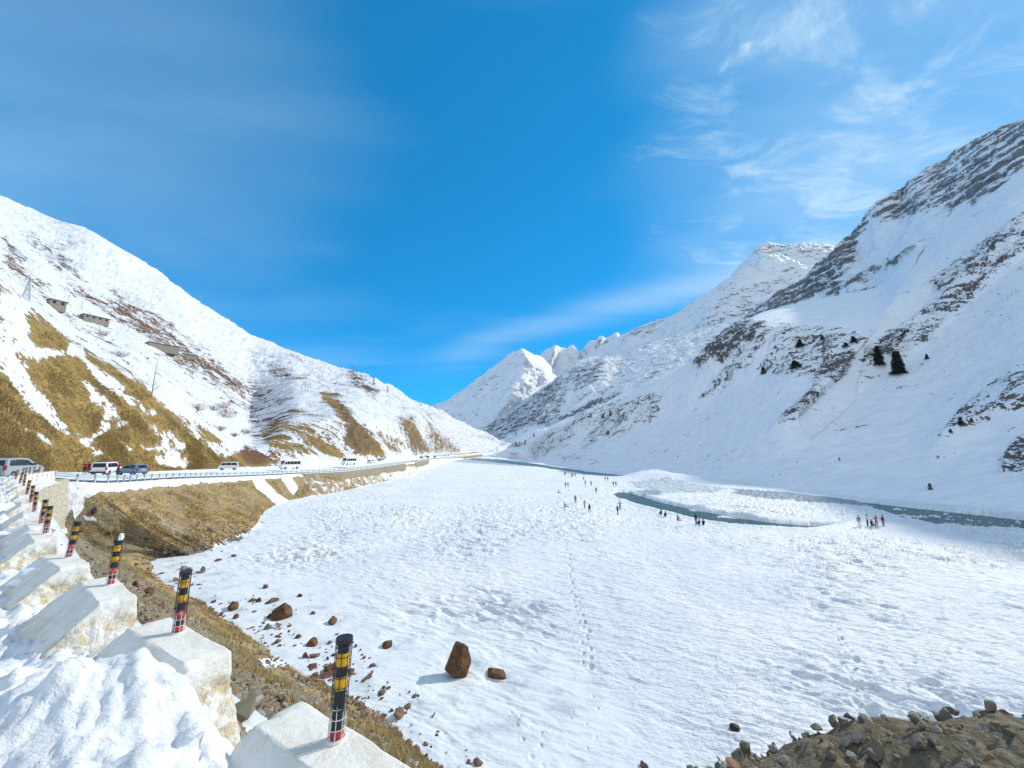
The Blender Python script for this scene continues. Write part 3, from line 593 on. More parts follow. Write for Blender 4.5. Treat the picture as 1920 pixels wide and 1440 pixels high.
def embankment():
    E = np.array(EDGE); S = np.array(SHORE); k = np.arange(N_ST)
    kk = np.concatenate([np.linspace(0, 3, 90, endpoint=False), np.linspace(3, 9, 520, endpoint=False), np.linspace(9, 26, 900)])
    e = pchip(k, E, kk); s = pchip(k, S, kk)
    dist = np.linalg.norm((s - e)[:, :2], axis=1)
    shw = np.interp(kk, [0, 1, 1.7, 2.05, 2.4, 2.65, 2.95, 3.3, 3.8, 5, 8, 13.2, 14.2, 15.2], [4.5, 4.2, 3.4, 2.8, 2.2, 1.75, .95, .55, .35, .3, .4, .4, .5, 1.3])     # level shoulder before the drop
    f1 = np.clip(shw / dist, 0, .5)
    rows = np.concatenate([[-.08], np.linspace(0, 1, 26), 1 + np.linspace(0, 1, 210)[1:], [2.12]])
    P = np.zeros((len(rows), len(kk), 3))
    for i, r in enumerate(rows):
        if r <= 1: f = f1 * r; P[i] = e + (s - e) * f[:, None]; P[i, :, 2] = e[:, 2] - .12 * max(r, 0) - (.25 if r < 0 else 0)
        else:
            g = r - 1; f = f1 + (1 - f1) * g; P[i] = e + (s - e) * f[:, None]
            w = min(g, 1); prof = w * (1.0 + .22 * (1 - w)); top = e[:, 2] - .12
            P[i, :, 2] = top + (LAKE - .35 - top) * prof - max(0, g - 1) * 4
    R_ = np.broadcast_to(rows[:, None], P.shape[:2]); K = np.broadcast_to(kk, P.shape[:2])
    P[..., 2] -= 3.0 * smooth(10.6, 11.6, K) * smooth(14.6, 14.0, K) * smooth(.5, 1.12, R_) * smooth(1.95, 1.25, R_)
    n = grid_normals(P); n *= np.sign(n[..., 2:3] + 1e-9)
    d = np.linalg.norm(P, axis=-1)
    am = smooth(-.05, .25, R_)
    # gullies and ribs down the bank, clods
    q = np.stack([K * 3.2, 0 * K, R_ * .9], -1)
    h = fbm(q, 1.0, 4, .55) * .9 * smooth(1.0, 1.5, R_) * smooth(8, 14, K) + fbm(P, 1.6, 5, .6) * .28 + fbm(P, .35, 4, .6) * .09 * smooth(30, 10, d) + fbm(P, 5, 3) * .35 * smooth(1, 1.4, R_)
    # the hollow beside the stone wall and the rounded nose after it
    h = h - .45 * np.exp(-((K - 13.85) / .4) ** 2) * smooth(.4, 1.2, R_) + .15 * np.exp(-((K - 14.75) / .5) ** 2) * smooth(.9, 1.3, R_)
    # heap of rubble on the near shoulder, right of the camera
    h = h + np.interp(K, [0, 1.2, 1.65, 2, 2.25, 2.5, 2.85], [1.1, 1.0, .77, .45, .25, .12, 0]) * np.exp(-((R_ - .9) / .34) ** 2) + .17 * fbm(P, .45, 5, .62) * smooth(3.2, 2.6, K) * smooth(.2, .5, R_)
    P = P + n * (h * am)[..., None]
    px, py, dd = proj(P); px = np.where(dd > .1, px, -1e4)
    snow = np.zeros(K.shape)
    def patch(poly, v, w=6):
        nonlocal snow
        snow = np.maximum(snow, v * smooth(-w, w, sd_poly(px, py, poly)))
    snow = np.maximum(snow, 1.1 * smooth(13.2, 13.6, K) * smooth(1.13, 1.02, R_ + .05 * fbm(P, 3, 3)))
    snow = np.maximum(snow, (.95 * smooth(15.5, 16.5, K) + .15) * smooth(1.86, 1.98, R_))
    for poly, v in (([(470,890),(492,895),(520,925),(545,940),(525,955),(500,930),(480,915)], .95), ([(520,888),(545,890),(560,915),(550,930),(532,905)], .9), ([(560,895),(600,890),(660,905),(640,930),(600,935),(575,915)], .43),
                    ([(640,895),(700,888),(740,900),(700,920),(650,915)], .46), ([(700,880),(800,868),(800,890),(720,905)], .56), ([(800,862),(870,858),(860,880),(790,885)], .9),
                    ([(128,908),(155,925),(160,950),(140,975),(132,945)], .95), ([(150,905),(190,905),(200,915),(165,935),(150,925)], .95), ([(150,965),(180,965),(185,980),(160,978)], .7),
                    ([(440,1010),(480,1000),(480,1030),(430,1040)], .55), ([(300,1040),(420,1020),(440,1045),(330,1060)], .45), ([(480,1235),(540,1232),(560,1250),(500,1252)], .95), ([(90,990),(125,990),(128,1000),(95,1003)], .9), ([(330,1095),(395,1100),(420,1150),(360,1120)], .6)):
        patch(poly, v)
    pale = np.zeros(K.shape)
    for poly in ([(205,955),(225,958),(295,1010),(270,1012)], [(245,930),(270,950),(345,990),(330,1000),(265,965)]): pale = np.maximum(pale, smooth(-5, 5, sd_poly(px, py, poly)))
    grass = smooth(13.8, 14.6, K) * .52 + smooth(14, 13, K) * (.26 + .3 * smooth(1.55, 1.8, R_)) * smooth(3.2, 4.2, K)
    m = NT('dry_earth_bank')
    n1 = m.noise(m.pos, .55, 6, .65, .3); n2 = m.noise(m.mapv(m.pos, (0, R(35), 0), (.35, 1, 1)), 2.6, 6, .7); n3 = m.noise(m.pos, 9, 5, .7); vo = m.voro(m.pos, 7.5); vo2 = m.voro(m.pos, 16)
    earth = m.mix(m.ramp(n3, .3, .7), (.19, .16, .105), (.36, .31, .22)); earth = m.mix(m.ramp(n1, .4, .65), earth, (.21, .165, .09))
    stone = m.mix(m.noise(m.pos, 3, 2, .5), (.10, .07, .05), (.42, .38, .31))
    earth = m.mix(m.math('MULTIPLY', m.ramp(vo, .30, .22), m.ramp(n2, .42, .56)), earth, stone)
    gcol = m.mix(n2, (.24, .158, .065), (.54, .405, .19)); gcol = m.mix(m.ramp(n1, .35, .7), gcol, (.41, .30, .15))
    gf = m.ramp(m.math('ADD', m.attr('grass'), m.math('MULTIPLY', m.math('SUBTRACT', m.math('ADD', m.math('MULTIPLY', n1, .5), m.math('MULTIPLY', n2, .5)), .5), 2.2)), .4, .6)
    earth = m.mix(m.attr('damp'), earth, m.mix(n3, (.045, .038, .028), (.15, .125, .09))); c = m.mix(gf, earth, gcol); c = m.mix(m.math('MULTIPLY', m.attr('pale'), m.ramp(n2, .3, .6)), c, (.42, .37, .29))
    sf = m.ramp(m.math('ADD', m.attr('snow'), m.math('MULTIPLY', m.math('SUBTRACT', m.math('ADD', m.math('MULTIPLY', n1, .4), m.math('ADD', m.math('MULTIPLY', n2, .35), m.math('MULTIPLY', n3, .25))), .5), 2.4)), .46, .54)
    c = m.mix(sf, c, (.86, .885, .92))
    h = m.math('ADD', m.math('MULTIPLY', n2, .8), m.math('ADD', m.math('MULTIPLY', n3, .5), m.math('MULTIPLY', vo, m.math('MULTIPLY', m.math('SUBTRACT', 1., sf), -.5))))
    m.set(Base_Color=c, Roughness=.9, Normal=m.bump(h, .16, .9)); m.b.inputs['Specular IOR Level'].default_value = .1
    FIELD['banksnow'] = snow; FIELD['bank'] = (K, R_, P, px, py)
    return slope_obj('embankment', P[:, ::-1], {'snow': snow[:, ::-1], 'grass': grass[:, ::-1], 'pale': pale[:, ::-1], 'damp': (smooth(3.1, 2.7, K) * .5)[:, ::-1]}, m.m)
embankment()

def road():
    outer = np.array(EDGE); outer[:, 2] += .02
    xs = np.array([p[0] for p in HILL_BASE], float)
    hb = np.array([at(*p) for p in HILL_BASE])
    inner = [np.array([-6., -30, -2.7]), np.array([-14, -22, -2.7]), np.array([-18, -16, -2.65]), np.array([-21, -12, -2.65]), np.array([-24, -8, -2.62]), np.array([-28, -3, -2.62]), np.array([-32, 2, -2.62]), np.array([-37, 8, -2.6]), np.array([-42, 13, -2.6]), np.array([-50, 20, -2.5]), np.array([-56, 28, -2.4]), np.array([-62, 35, -2.3]), np.array([-64, 42, -2.3]), np.array([-66, 48, -2.4])]
    tgt = [(100, 890, 57), (160, 888.5, 63), (200, 887, 69), (250, 886, 76), (300, 885, 83), (425, 880, 103), (540, 875, 129), (620, 869, 150), (690, 864, 178), (760, 860, 226), (800, 857, 330), (850, 853.5, 621), (905, 849, 1001)]
    inner += [at(*t) for t in tgt]
    k = np.arange(N_ST); kk = np.linspace(0, N_ST - 1, 900); o = pchip(k, outer, kk); i_ = pchip(k, np.array(inner), kk)
    r = np.linspace(0, 1, 60); P = o[None] + (i_ - o)[None] * r[:, None, None]
    K = np.broadcast_to(kk, P.shape[:2]); Rr = np.broadcast_to(r[:, None], P.shape[:2])
    P[..., 2] += fbm(P, 2.5, 4) * .05
    bank = smooth(.05, .0, Rr) * smooth(12, 13.5, K) * .25 + smooth(.86, 1, Rr) * .3
    P[..., 2] += bank
    snow = .55 + .35 * smooth(14, 17, K) + .6 * smooth(.10, .03, Rr) + .6 * smooth(.8, .95, Rr) + .5 * smooth(13, 10, K) * smooth(.2, .05, Rr)
    m = NT('snowy_asphalt'); n1 = m.noise(m.mapv(m.pos, (0, 0, R(33)), (.25, 1, 1)), .9, 6, .6); n2 = m.noise(m.pos, 14, 4, .6)
    f = m.ramp(m.math('ADD', m.attr('snow'), m.math('MULTIPLY', m.math('SUBTRACT', n1, .5), 2.2)), .4, .6)
    m.set(Base_Color=m.mix(f, m.mix(n2, (.04, .042, .045), (.085, .083, .08)), (.83, .86, .90)), Roughness=.75, Normal=m.bump(m.math('ADD', n2, m.math('MULTIPLY', f, 1.5)), .04, .8))
    FIELD['road'] = (K, Rr, P)
    return slope_obj('road', P[:, ::-1], {'snow': snow[:, ::-1]}, m.m)
road()

# ---- ploughed snow along the road side of the blocks -----------------------------------
def snow_bank():
    s = np.concatenate([np.arange(-6, 8, .028), np.arange(8, 52, .12)]); o = np.concatenate([np.arange(-4.2, .9, .026)])
    S, O = np.meshgrid(s, o)
    XY = bl(S, O); X = XY[..., 0]; Y = XY[..., 1]
    P0 = np.stack([X, Y, 0 * X], -1)
    crest = -.55 + .25 * fbm(np.stack([S, 0 * S, 0 * S], -1), 3, 2)
    hgt = .56 + .30 * np.exp(-((S - 1.2) / .9) ** 2) + .28 * fbm(np.stack([S, 0 * S + 5, 0 * S], -1), 2.3, 3) + .20 * np.exp(-((S - 2.2) / 1.0) ** 2) + .22 * np.exp(-((S - 1.75) / .45) ** 2 - ((O + .7) / .5) ** 2) - .22 * np.exp(-((S + .8) / 1.0) ** 2)
    w = np.where(O < crest, 1.75, .55)
    prof = np.exp(-np.abs((O - crest) / w) ** 2.2)
    h = hgt * prof
    # lumps of frozen snow and scraped streaks
    l1 = fbm(P0, .75, 4, .5); l2 = fbm(P0, .22, 4, .55)
    st = fbm(np.stack([S * .55 + O * .5, O * 2.3 - S * .35, 0 * S], -1), .42, 4, .55)
    h = h + prof * (.13 * l1 + .05 * l2 + .10 * st + .07 * fbm(np.stack([S * .9 + O * .6, O * 3.2 - S * .9, 0 * S], -1), .30, 4, .6)) + .02 * l2
    cl = fbm(P0 + 9, .5, 2); h = h + prof * .11 * smooth(.18, .42, cl)
    edge = smooth(.9, .35, O + .2 * l1)
    Z = ROADZ - .02 + h * edge - .25 * (1 - edge)
    # road level climbs slightly with the line of blocks
    Z = Z + np.interp(S, [0, 8, 15, 22, 40, 52], [0, 0.02, .06, .1, .08, .05])
    P = np.stack([X, Y, Z], -1)
    m = NT('old_ploughed_snow'); n1 = m.noise(m.pos, 2.2, 6, .62, .4); n2 = m.noise(m.mapv(m.pos, (0, 0, R(-20)), (1, 3, 1)), 6, 5, .6); n3 = m.noise(m.pos, 45, 3, .6)
    c = m.mix(m.ramp(n1, .35, .7), (.80, .81, .83), (.66, .70, .74)); c = m.mix(m.ramp(n2, .50, .72), c, (.58, .575, .56)); c = m.mix(m.math('MULTIPLY', m.ramp(m.noise(m.pos, 30, 4, .7), .60, .70), m.ramp(n1, .40, .62)), c, (.36, .33, .29)); c = m.mix(m.ramp(m.noise(m.pos, .9, 3), .6, .75), c, (.62, .68, .72))
    m.set(Base_Color=c, Roughness=m.ramp(n1, .3, .7, .3, .6), Normal=m.bump(m.math('ADD', n1, m.math('ADD', m.math('MULTIPLY', n2, .6), m.math('MULTIPLY', n3, .12))), .05, .7))
    m.b.inputs['Specular IOR Level'].default_value = .35; m.b.inputs['Subsurface Weight'].default_value = 0.0
    FIELD['sb'] = (S, O, P)
    return slope_obj('snow_bank', P, {}, m.m)
snow_bank()
# ================================================================== OBJECTS
BP_PX = [(630,1388),(333,1187),(207,1097),(128,1046),(85,1001),(76,983),(64,960),(57,943),(50,928),(44,912),(36.5,907),(29,899)]
def tri_mesh(bm, name, smoothed=False):
    bmesh.ops.recalc_face_normals(bm, faces=bm.faces)
    me = bpy.data.meshes.new(name); bm.to_mesh(me); bm.free()
    if smoothed: me.polygons.foreach_set("use_smooth", np.ones(len(me.polygons), bool))
    return me
def tube(bm, a, b, r0, r1=None, n=8, caps=True):
    a = Vector(a); b = Vector(b); r1 = r0 if r1 is None else r1; d = (b - a)
    if d.length < 1e-6: return
    q = d.to_track_quat('Z', 'Y'); A = []; B = []
    for k in range(n):
        c, s = math.cos(2 * math.pi * k / n), math.sin(2 * math.pi * k / n)
        A.append(bm.verts.new(a + q @ Vector((c * r0, s * r0, 0)))); B.append(bm.verts.new(b + q @ Vector((c * r1, s * r1, 0))))
    for k in range(n): bm.faces.new((A[k], A[(k + 1) % n], B[(k + 1) % n], B[k]))
    if caps: bm.faces.new(A[::-1]); bm.faces.new(B)
def ring(bm, c, r, t, n=20, m=5):
    vs = []
    for k in range(n):
        a = 2 * math.pi * k / n
        vs.append([bm.verts.new((c[0] + (r + t * math.cos(2 * math.pi * j / m)) * math.cos(a), c[1] + (r + t * math.cos(2 * math.pi * j / m)) * math.sin(a), c[2] + t * math.sin(2 * math.pi * j / m))) for j in range(m)])
    for k in range(n):
        for j in range(m): bm.faces.new((vs[k][j], vs[(k + 1) % n][j], vs[(k + 1) % n][(j + 1) % m], vs[k][(j + 1) % m]))
def box(bm, x0, x1, y0, y1, z0, z1, M=None):
    v = [bm.verts.new((x, y, z)) for x in (x0, x1) for y in (y0, y1) for z in (z0, z1)]
    if M is not None:
        for q in v: q.co = M @ q.co
    for f in ((0, 1, 3, 2), (4, 6, 7, 5), (0, 4, 5, 1), (2, 3, 7, 6), (0, 2, 6, 4), (1, 5, 7, 3)): bm.faces.new([v[i] for i in f])
def rock_mesh(name, dims, seed, sub=3, rough=.22, flat=True, planes=None):
    bm = bmesh.new(); bmesh.ops.create_icosphere(bm, subdivisions=sub, radius=1)
    g = np.random.default_rng(seed); V = np.array([v.co[:] for v in bm.verts])
    for k in range(17):                                     # chop flat facets
        d = g.normal(size=3); d /= np.linalg.norm(d); h = g.uniform(.48, .9); m = V @ d; o = np.clip(m - h, 0, None); V = V - o[:, None] * d
    for d in (planes or []):
        h = d[3]; d = np.array(d[:3], float); d /= np.linalg.norm(d); m = V @ d; o = np.clip(m - h, 0, None); V = V - o[:, None] * d
    V = V * (1 + rough * fbm(V + seed * 7.1, .8, 4)[:, None]); V = V * (np.array(dims) / 2)
    for v, c in zip(bm.verts, V): v.co = c
    return tri_mesh(bm, name, not flat)

def mat_whitewash():
    m = NT('whitewashed_concrete'); n1 = m.noise(m.oc, 2.6, 6, .65, .4); n2 = m.noise(m.oc, 26, 4, .7); n3 = m.noise(m.oc, 7, 5, .65)
    rg = m.attr('rough')
    c = m.mix(m.ramp(n1, .35, .7), (.80, .79, .75), (.66, .64, .58))
    c = m.mix(m.math('MULTIPLY', m.ramp(n3, .43, .60), m.math('ADD', .18, m.math('MULTIPLY', rg, .8))), c, (.60, .51, .33))
    c = m.mix(m.math('MULTIPLY', m.ramp(n2, .60, .72), m.math('ADD', .2, m.math('MULTIPLY', rg, .5))), c, (.40, .34, .25))
    m.set(Base_Color=c, Roughness=.85, Normal=m.bump(m.math('ADD', m.math('MULTIPLY', n2, m.math('ADD', .35, rg)), m.math('MULTIPLY', n3, .8)), .022, .9))
    m.b.inputs['Specular IOR Level'].default_value = .15
    return m.m
M_WW = mat_whitewash()
def block_mesh(seed, x0=-.80, x1=.58):
    """rough cast parapet block; x along the road, +y to the lake, z = 0 at the top"""
    sec = np.array([(.10, 0), (-.20, .005), (-.62, -.42), (-.66, -.98), (.20, -.98), (.14, -.45)])
    ns = 24; per = []
    for k in range(6):
        a, b = sec[k], sec[(k + 1) % 6]; per += [a + (b - a) * t for t in np.linspace(0, 1, ns, endpoint=False)]
    per = np.array(per); nper = len(per); c0 = np.array([-.22, -.5])
    g = np.random.default_rng(seed); xs = np.linspace(x0, x1, 46); rows = []
    for f in np.linspace(.02, 1, 16)[:-1]: rows.append((x0, f))
    for x in xs: rows.append((x, 1))
    for f in np.linspace(1, .02, 16)[1:]: rows.append((x1, f))
    P = np.zeros((len(rows), nper, 3))
    for i, (x, f) in enumerate(rows):
        q = c0 + (per - c0) * f; P[i, :, 0] = x; P[i, :, 1] = q[:, 0]; P[i, :, 2] = q[:, 1]
    low = smooth(-.06, -.34, P[..., 2])
    tx = (P[..., 0] - (x0 + x1) / 2) / ((x1 - x0) / 2)
    P[..., 0] += np.sign(tx) * smooth(-.18, -.5, P[..., 2]) * .10 * np.abs(tx)                                # spreads towards the base
    endf = smooth(.93, 1, np.abs(tx))
    rough = np.clip(endf * low * 1.1 + low * .35, 0, 1)
    Q = P + seed * 5.3
    nrm = np.stack([np.sign(tx) * endf, np.sign(P[..., 1] + .2) * (1 - endf), .0 * tx + .25], -1)
    d = fbm(Q, .42, 5, .55) * (.018 + .12 * rough) + fbm(Q, .11, 4, .6) * (.007 + .04 * rough) + fbm(Q, .9, 2) * .03
    P = P + nrm * d[..., None]
    # chipped, worn edges
    e = np.clip(1 - np.minimum(np.abs(P[..., 2]), .08) / .08, 0, 1) * np.clip(1 - np.minimum(np.abs(np.abs(tx) - 1) * .7, .08) / .08, 0, 1)
    P[..., 2] -= e * (.02 + .11 * np.clip(fbm(Q, .2, 2), 0, 1))
    F = []; a = np.arange(len(rows) * nper).reshape(len(rows), nper); an = np.roll(a, -1, 1)
    F = np.stack([a[:-1], an[:-1], an[1:], a[1:]], -1).reshape(-1, 4)
    return np_mesh('parapet_block', P.reshape(-1, 3), F, {'rough': rough.ravel()})

# hazard marker post -------------------------------------------------
def scuffed(name, c, chip, amt):
    m = NT(name); oi = m.t.nodes.new('ShaderNodeObjectInfo'); v = m.t.nodes.new('ShaderNodeVectorMath'); m.put(v.inputs[0], m.oc); m.put(v.inputs[1], oi.outputs['Location'])
    n = m.noise(v.outputs[0], 34, 5, .7); n2 = m.noise(m.mapv(v.outputs[0], (0, 0, 0), (1, 1, .3)), 60, 4, .7); f = m.math('MAXIMUM', m.ramp(n, amt, amt + .04), m.ramp(n2, amt + .03, amt + .07))
    d = m.noise(v.outputs[0], 9, 4, .6); m.set(Base_Color=m.mix(f, m.mix(m.ramp(d, .4, .75), c, tuple(x * .55 + .02 for x in c)), chip), Roughness=.6); return m.m
M_BLACK = scuffed('black_post_paint', (.016, .016, .018), (.34, .33, .31), .66)
M_YEL = scuffed('yellow_reflective_band', (.80, .43, .015), (.10, .07, .03), .64)
M_RED = scuffed('red_band', (.50, .02, .03), (.60, .55, .52), .58)
M_WHT = plain('white_paint', (.72, .71, .69), .6)
def mat_cage():
    m = NT('cage_wire'); sp = m.t.nodes.new('ShaderNodeSeparateXYZ'); m.put(sp.inputs[0], m.oc)
    f = m.ramp(m.math('ADD', sp.outputs[2], m.math('MULTIPLY', m.math('SUBTRACT', m.noise(m.oc, 14, 3), .5), .16)), .15, .19)
    m.set(Base_Color=m.mix(f, (.62, .60, .57), (.02, .02, .022)), Roughness=.5); return m.m
M_CAGE = mat_cage()
def marker_post(first):
    root = empty('marker_post'); Hh = .535; rr = .034
    bands = [(Hh, .475, M_BLACK, None), (.475, .405, M_YEL, 'yellow_band'), (.405, .345, M_BLACK, None), (.345, .275, M_YEL, 'yellow_band')]
    bm = bmesh.new(); tube(bm, (0, 0, .0), (0, 0, Hh), rr, n=20)
    link('tube', tri_mesh(bm, 'tube', False), M_BLACK, root)
    def band(z1, z0, mat, nm, r=rr + .003):
        b = bmesh.new(); tube(b, (0, 0, z0), (0, 0, z1), r, n=20); link(nm, tri_mesh(b, nm), mat, root)
    for z1, z0, mt, nm in bands:
        if nm: band(z1, z0, mt, nm)
    if not first: band(.205, .125, M_RED, 'red_band'); band(.075, .02, M_RED, 'red_band')
    else: band(.055, .02, M_RED, 'red_band', rr + .002)
    b = bmesh.new(); tube(b, (0, 0, Hh), (0, 0, Hh + .022), .051, .049, n=24); tube(b, (0, 0, Hh - .02), (0, 0, Hh), .038, .051, n=24); link('cap', tri_mesh(b, 'cap'), M_BLACK, root)
    b = bmesh.new(); rc = .047
    for k in range(8):
        a = 2 * math.pi * k / 8 + .2; tube(b, (rc * math.cos(a), rc * math.sin(a), 0), (rc * math.cos(a), rc * math.sin(a), Hh), .0026, n=5)
    for k in range(10): ring(b, (0, 0, .012 + k * Hh / 9.6), rc, .0026)
    link('wire_cage', tri_mesh(b, 'wire_cage'), M_CAGE, root)
    b = bmesh.new(); tube(b, (0, 0, -.03), (0, 0, .012), .054, n=20); link('base_collar', tri_mesh(b, 'base_collar'), M_WHT, root)
    return root
def copy_tree(o, parent=None):
    c = o.copy(); col.objects.link(c)
    if parent is not None: c.parent = parent
    for ch in o.children: copy_tree(ch, c)
    return c
ORD = ['nearest', 'second', 'third', 'fourth', 'fifth', 'sixth', 'seventh', 'eighth', 'ninth', 'tenth', 'eleventh', 'twelfth']
BLOCK_LABEL = ['whitewashed concrete block at the bottom edge, carrying the nearest black and yellow post', 'whitewashed concrete block with a snow heap against it, second from the camera', 'whitewashed concrete block, third from the camera, snow lumps on its sloping side',
               'whitewashed concrete block, fourth from the camera, beside the gravel bank', 'whitewashed concrete block, fifth in the row going away']
def parapets():
    meshes = [block_mesh(k + 1) for k in range(5)]
    protoA = marker_post(True); protoB = marker_post(False)
    pts = [on_z(x, y, -1.7) for x, y in BP_PX]
    for k, p in enumerate(pts):
        s = float(_ar[np.argmin(np.linalg.norm(BPATH - p[:2], axis=1))]); e = bl_dir(s); rz = math.atan2(e[1], e[0]) + (0, .05, -.04, .03, .02, .05, 0, 0, 0, 0, 0, 0)[k]
        o = link('parapet_block', meshes[k % 5] if k < 5 else meshes[k % 5], None if k >= 5 else M_WW)
        # local +y must face the lake: mirror by turning the block end for end
        o.location = (p[0], p[1], p[2] + .0); o.rotation_euler = (0, 0, rz); o.scale = (1, -1, 1)
        if k == 5: o.scale = (.85, -1, 1)
        tag(o, BLOCK_LABEL[k] if k < 5 else f'whitewashed concrete block under the {ORD[k]} striped post counted from the camera', 'parapet block', 'whitewashed parapet blocks')
        q = protoA if k == 0 else (protoB if k == 1 else copy_tree(protoB))
        q.location = (p[0], p[1], p[2] + .004); q.rotation_euler = (R((0, 1, -2, 2.5, 0, 3, -2, 1, 0, 2, 0, 1)[k]), R((1, 0, 2.5, 3.2, 3, 1, 4, 1, 2, 0, 3, 1)[k]), .7 * k)
        lab = ['nearest caged black post with two yellow bands and no red band', 'caged post with two yellow bands and red below, second from the camera', 'yellow, black and red post with a lump of snow on its cap'] + [f'{ORD[j]} yellow, black and red marker post counted from the camera' for j in range(3, 12)]
        tag(q, lab[k], 'marker post', 'striped hazard marker posts')
    # blocks on the far bend, facing the camera, with posts behind their top edge
    n = 8; FB = ['leftmost', 'second from left', 'third from left', 'fourth from left', 'fifth from left', 'sixth from left', 'seventh from left', 'rightmost']
    for k in range(n):
        s = 41.5 + k * 1.78; p = bl(s); e = bl_dir(s)
        o = link('parapet_block', meshes[(k + 2) % 5], None); o.location = (p[0], p[1], -1.70 - .02 * k); o.rotation_euler = (0, 0, math.atan2(e[1], e[0])); o.scale = (1, -1, 1)
        tag(o, f'bright white block on the far bend above the stone wall, {FB[k]}', 'parapet block', 'white blocks on the far bend')
        if k < 7:
            q = copy_tree(protoB); q.location = (p[0], p[1], -1.72 - .02 * k); tag(q, f'small striped post on the far bend beside the guard rail start, {FB[k] if k < 6 else "last before the rail"}', 'marker post', 'striped posts on the far bend')
    # frozen snow lumps resting on the blocks
    ms = NT('lumpy_snow'); nn = ms.noise(ms.oc, 9, 4, .6); ms.set(Base_Color=ms.mix(nn, (.80, .84, .88), (.92, .93, .94)), Roughness=.6, Normal=ms.bump(nn, .03, .8)); ms.b.inputs['Specular IOR Level'].default_value = .2
    for i, (x, y, z, dm, lab) in enumerate([(172,1150,-1.82,(.30,.2,.16),'small snow lump on the second block beside its chamfer'),(70,1072,-1.85,(.5,.26,.2),'white snow lump on the sloping side of the third block'),(35,1091,-1.95,(.3,.25,.16),'low snow lump below the sloping side of the third block'),
                                         (40,993,-1.8,(.55,.3,.2),'snow lump on the sloping side of the fifth block'),(262,1216,-1.86,(.16,.10,.10),'little snow clump beside the shaded chamfer of the second block')]):
        o = link('snow_lump', rock_mesh('snow_lump', dm, 40 + i, 4, .45, False), ms.m); o.location = tuple(on_z(x, y, z)); tag(o, lab, 'snow lump', 'snow lumps on the parapet blocks')
    p = pts[2]; o = link('snow_lump', rock_mesh('snow_lump', (.075, .06, .10), 61, 3, .4, False), ms.m); o.location = (p[0] + .035, p[1], p[2] + .585); tag(o, 'tiny pointed snow lump on top of the third striped post', 'snow lump', 'snow lumps on the parapet blocks')
parapets()

# ---- guard rail -----------------------------------------------------
def guard_rail():
    k = np.arange(len(RAIL)); path = pchip(k, RAIL, np.linspace(0, len(RAIL) - 1, 1600)); path[:, 2] -= .1
    seg = np.linalg.norm(np.diff(path, axis=0), axis=1); cs = np.r_[0, np.cumsum(seg)]
    tot = cs[-1]; root = empty('guard_rail', tuple(path[0])); mg = plain('galvanised_steel', (.42, .48, .50), .5, .0, .15, 3)
    o3 = path[0]
    prof = np.array([(0, -.175), (.045, -.14), (.055, -.095), (.0, -.035), (.0, .035), (.055, .095), (.045, .14), (0, .175)])
    ss = np.arange(0, tot, 1.0); C = np.stack([np.interp(ss, cs, path[:, j]) for j in range(3)], -1)
    e = np.gradient(C, axis=0); e /= np.linalg.norm(e[:, :2], axis=1)[:, None]; nrm = np.stack([e[:, 1], -e[:, 0], 0 * e[:, 0]], -1)
    P = C[:, None] + nrm[:, None] * (prof[None, :, 0, None] - .06) + np.array([0, 0, 1.]) * (prof[None, :, 1, None] + .66)
    P2 = P - nrm[:, None] * .012; F1 = grid_faces(*P.shape[:2]); V = np.r_[P.reshape(-1, 3), P2.reshape(-1, 3)]; F = np.r_[F1, F1[:, ::-1] + P.shape[0] * P.shape[1]]
    link('beam', np_mesh('beam', V - o3, F), mg, root)
    def post(bm, c, e):
        M = Matrix.Translation(Vector(c - o3)) @ Matrix.Rotation(math.atan2(e[1], e[0]), 4, 'Z')
        box(bm, -.09, .09, -.05, -.035, -.5, .90, M); box(bm, -.09, .09, .035, .05, -.5, .90, M); box(bm, -.012, .012, -.035, .035, -.5, .90, M); box(bm, -.06, .06, -.095, -.05, .52, .80, M); box(bm, -.09, .09, .003, .034, -.5, .86, M)
    rest = bmesh.new()
    for i, s in enumerate(np.arange(.3, tot, 2.1)):
        c = np.array([np.interp(s, cs, path[:, j]) for j in range(3)]); q = np.array([np.interp(s + .5, cs, path[:, j]) for j in range(3)]) - c
        if i < 99:
            b = bmesh.new(); post(b, c, q); link('post', tri_mesh(b, 'post'), mg, root)
        else: post(rest, c, q)
    o = link('far_posts', tri_mesh(rest, 'far_posts'), mg, root); o['kind'] = 'stuff'
    tag(root, 'long galvanised guard rail along the snowy road above the grassy bank', 'guard rail')
guard_rail()

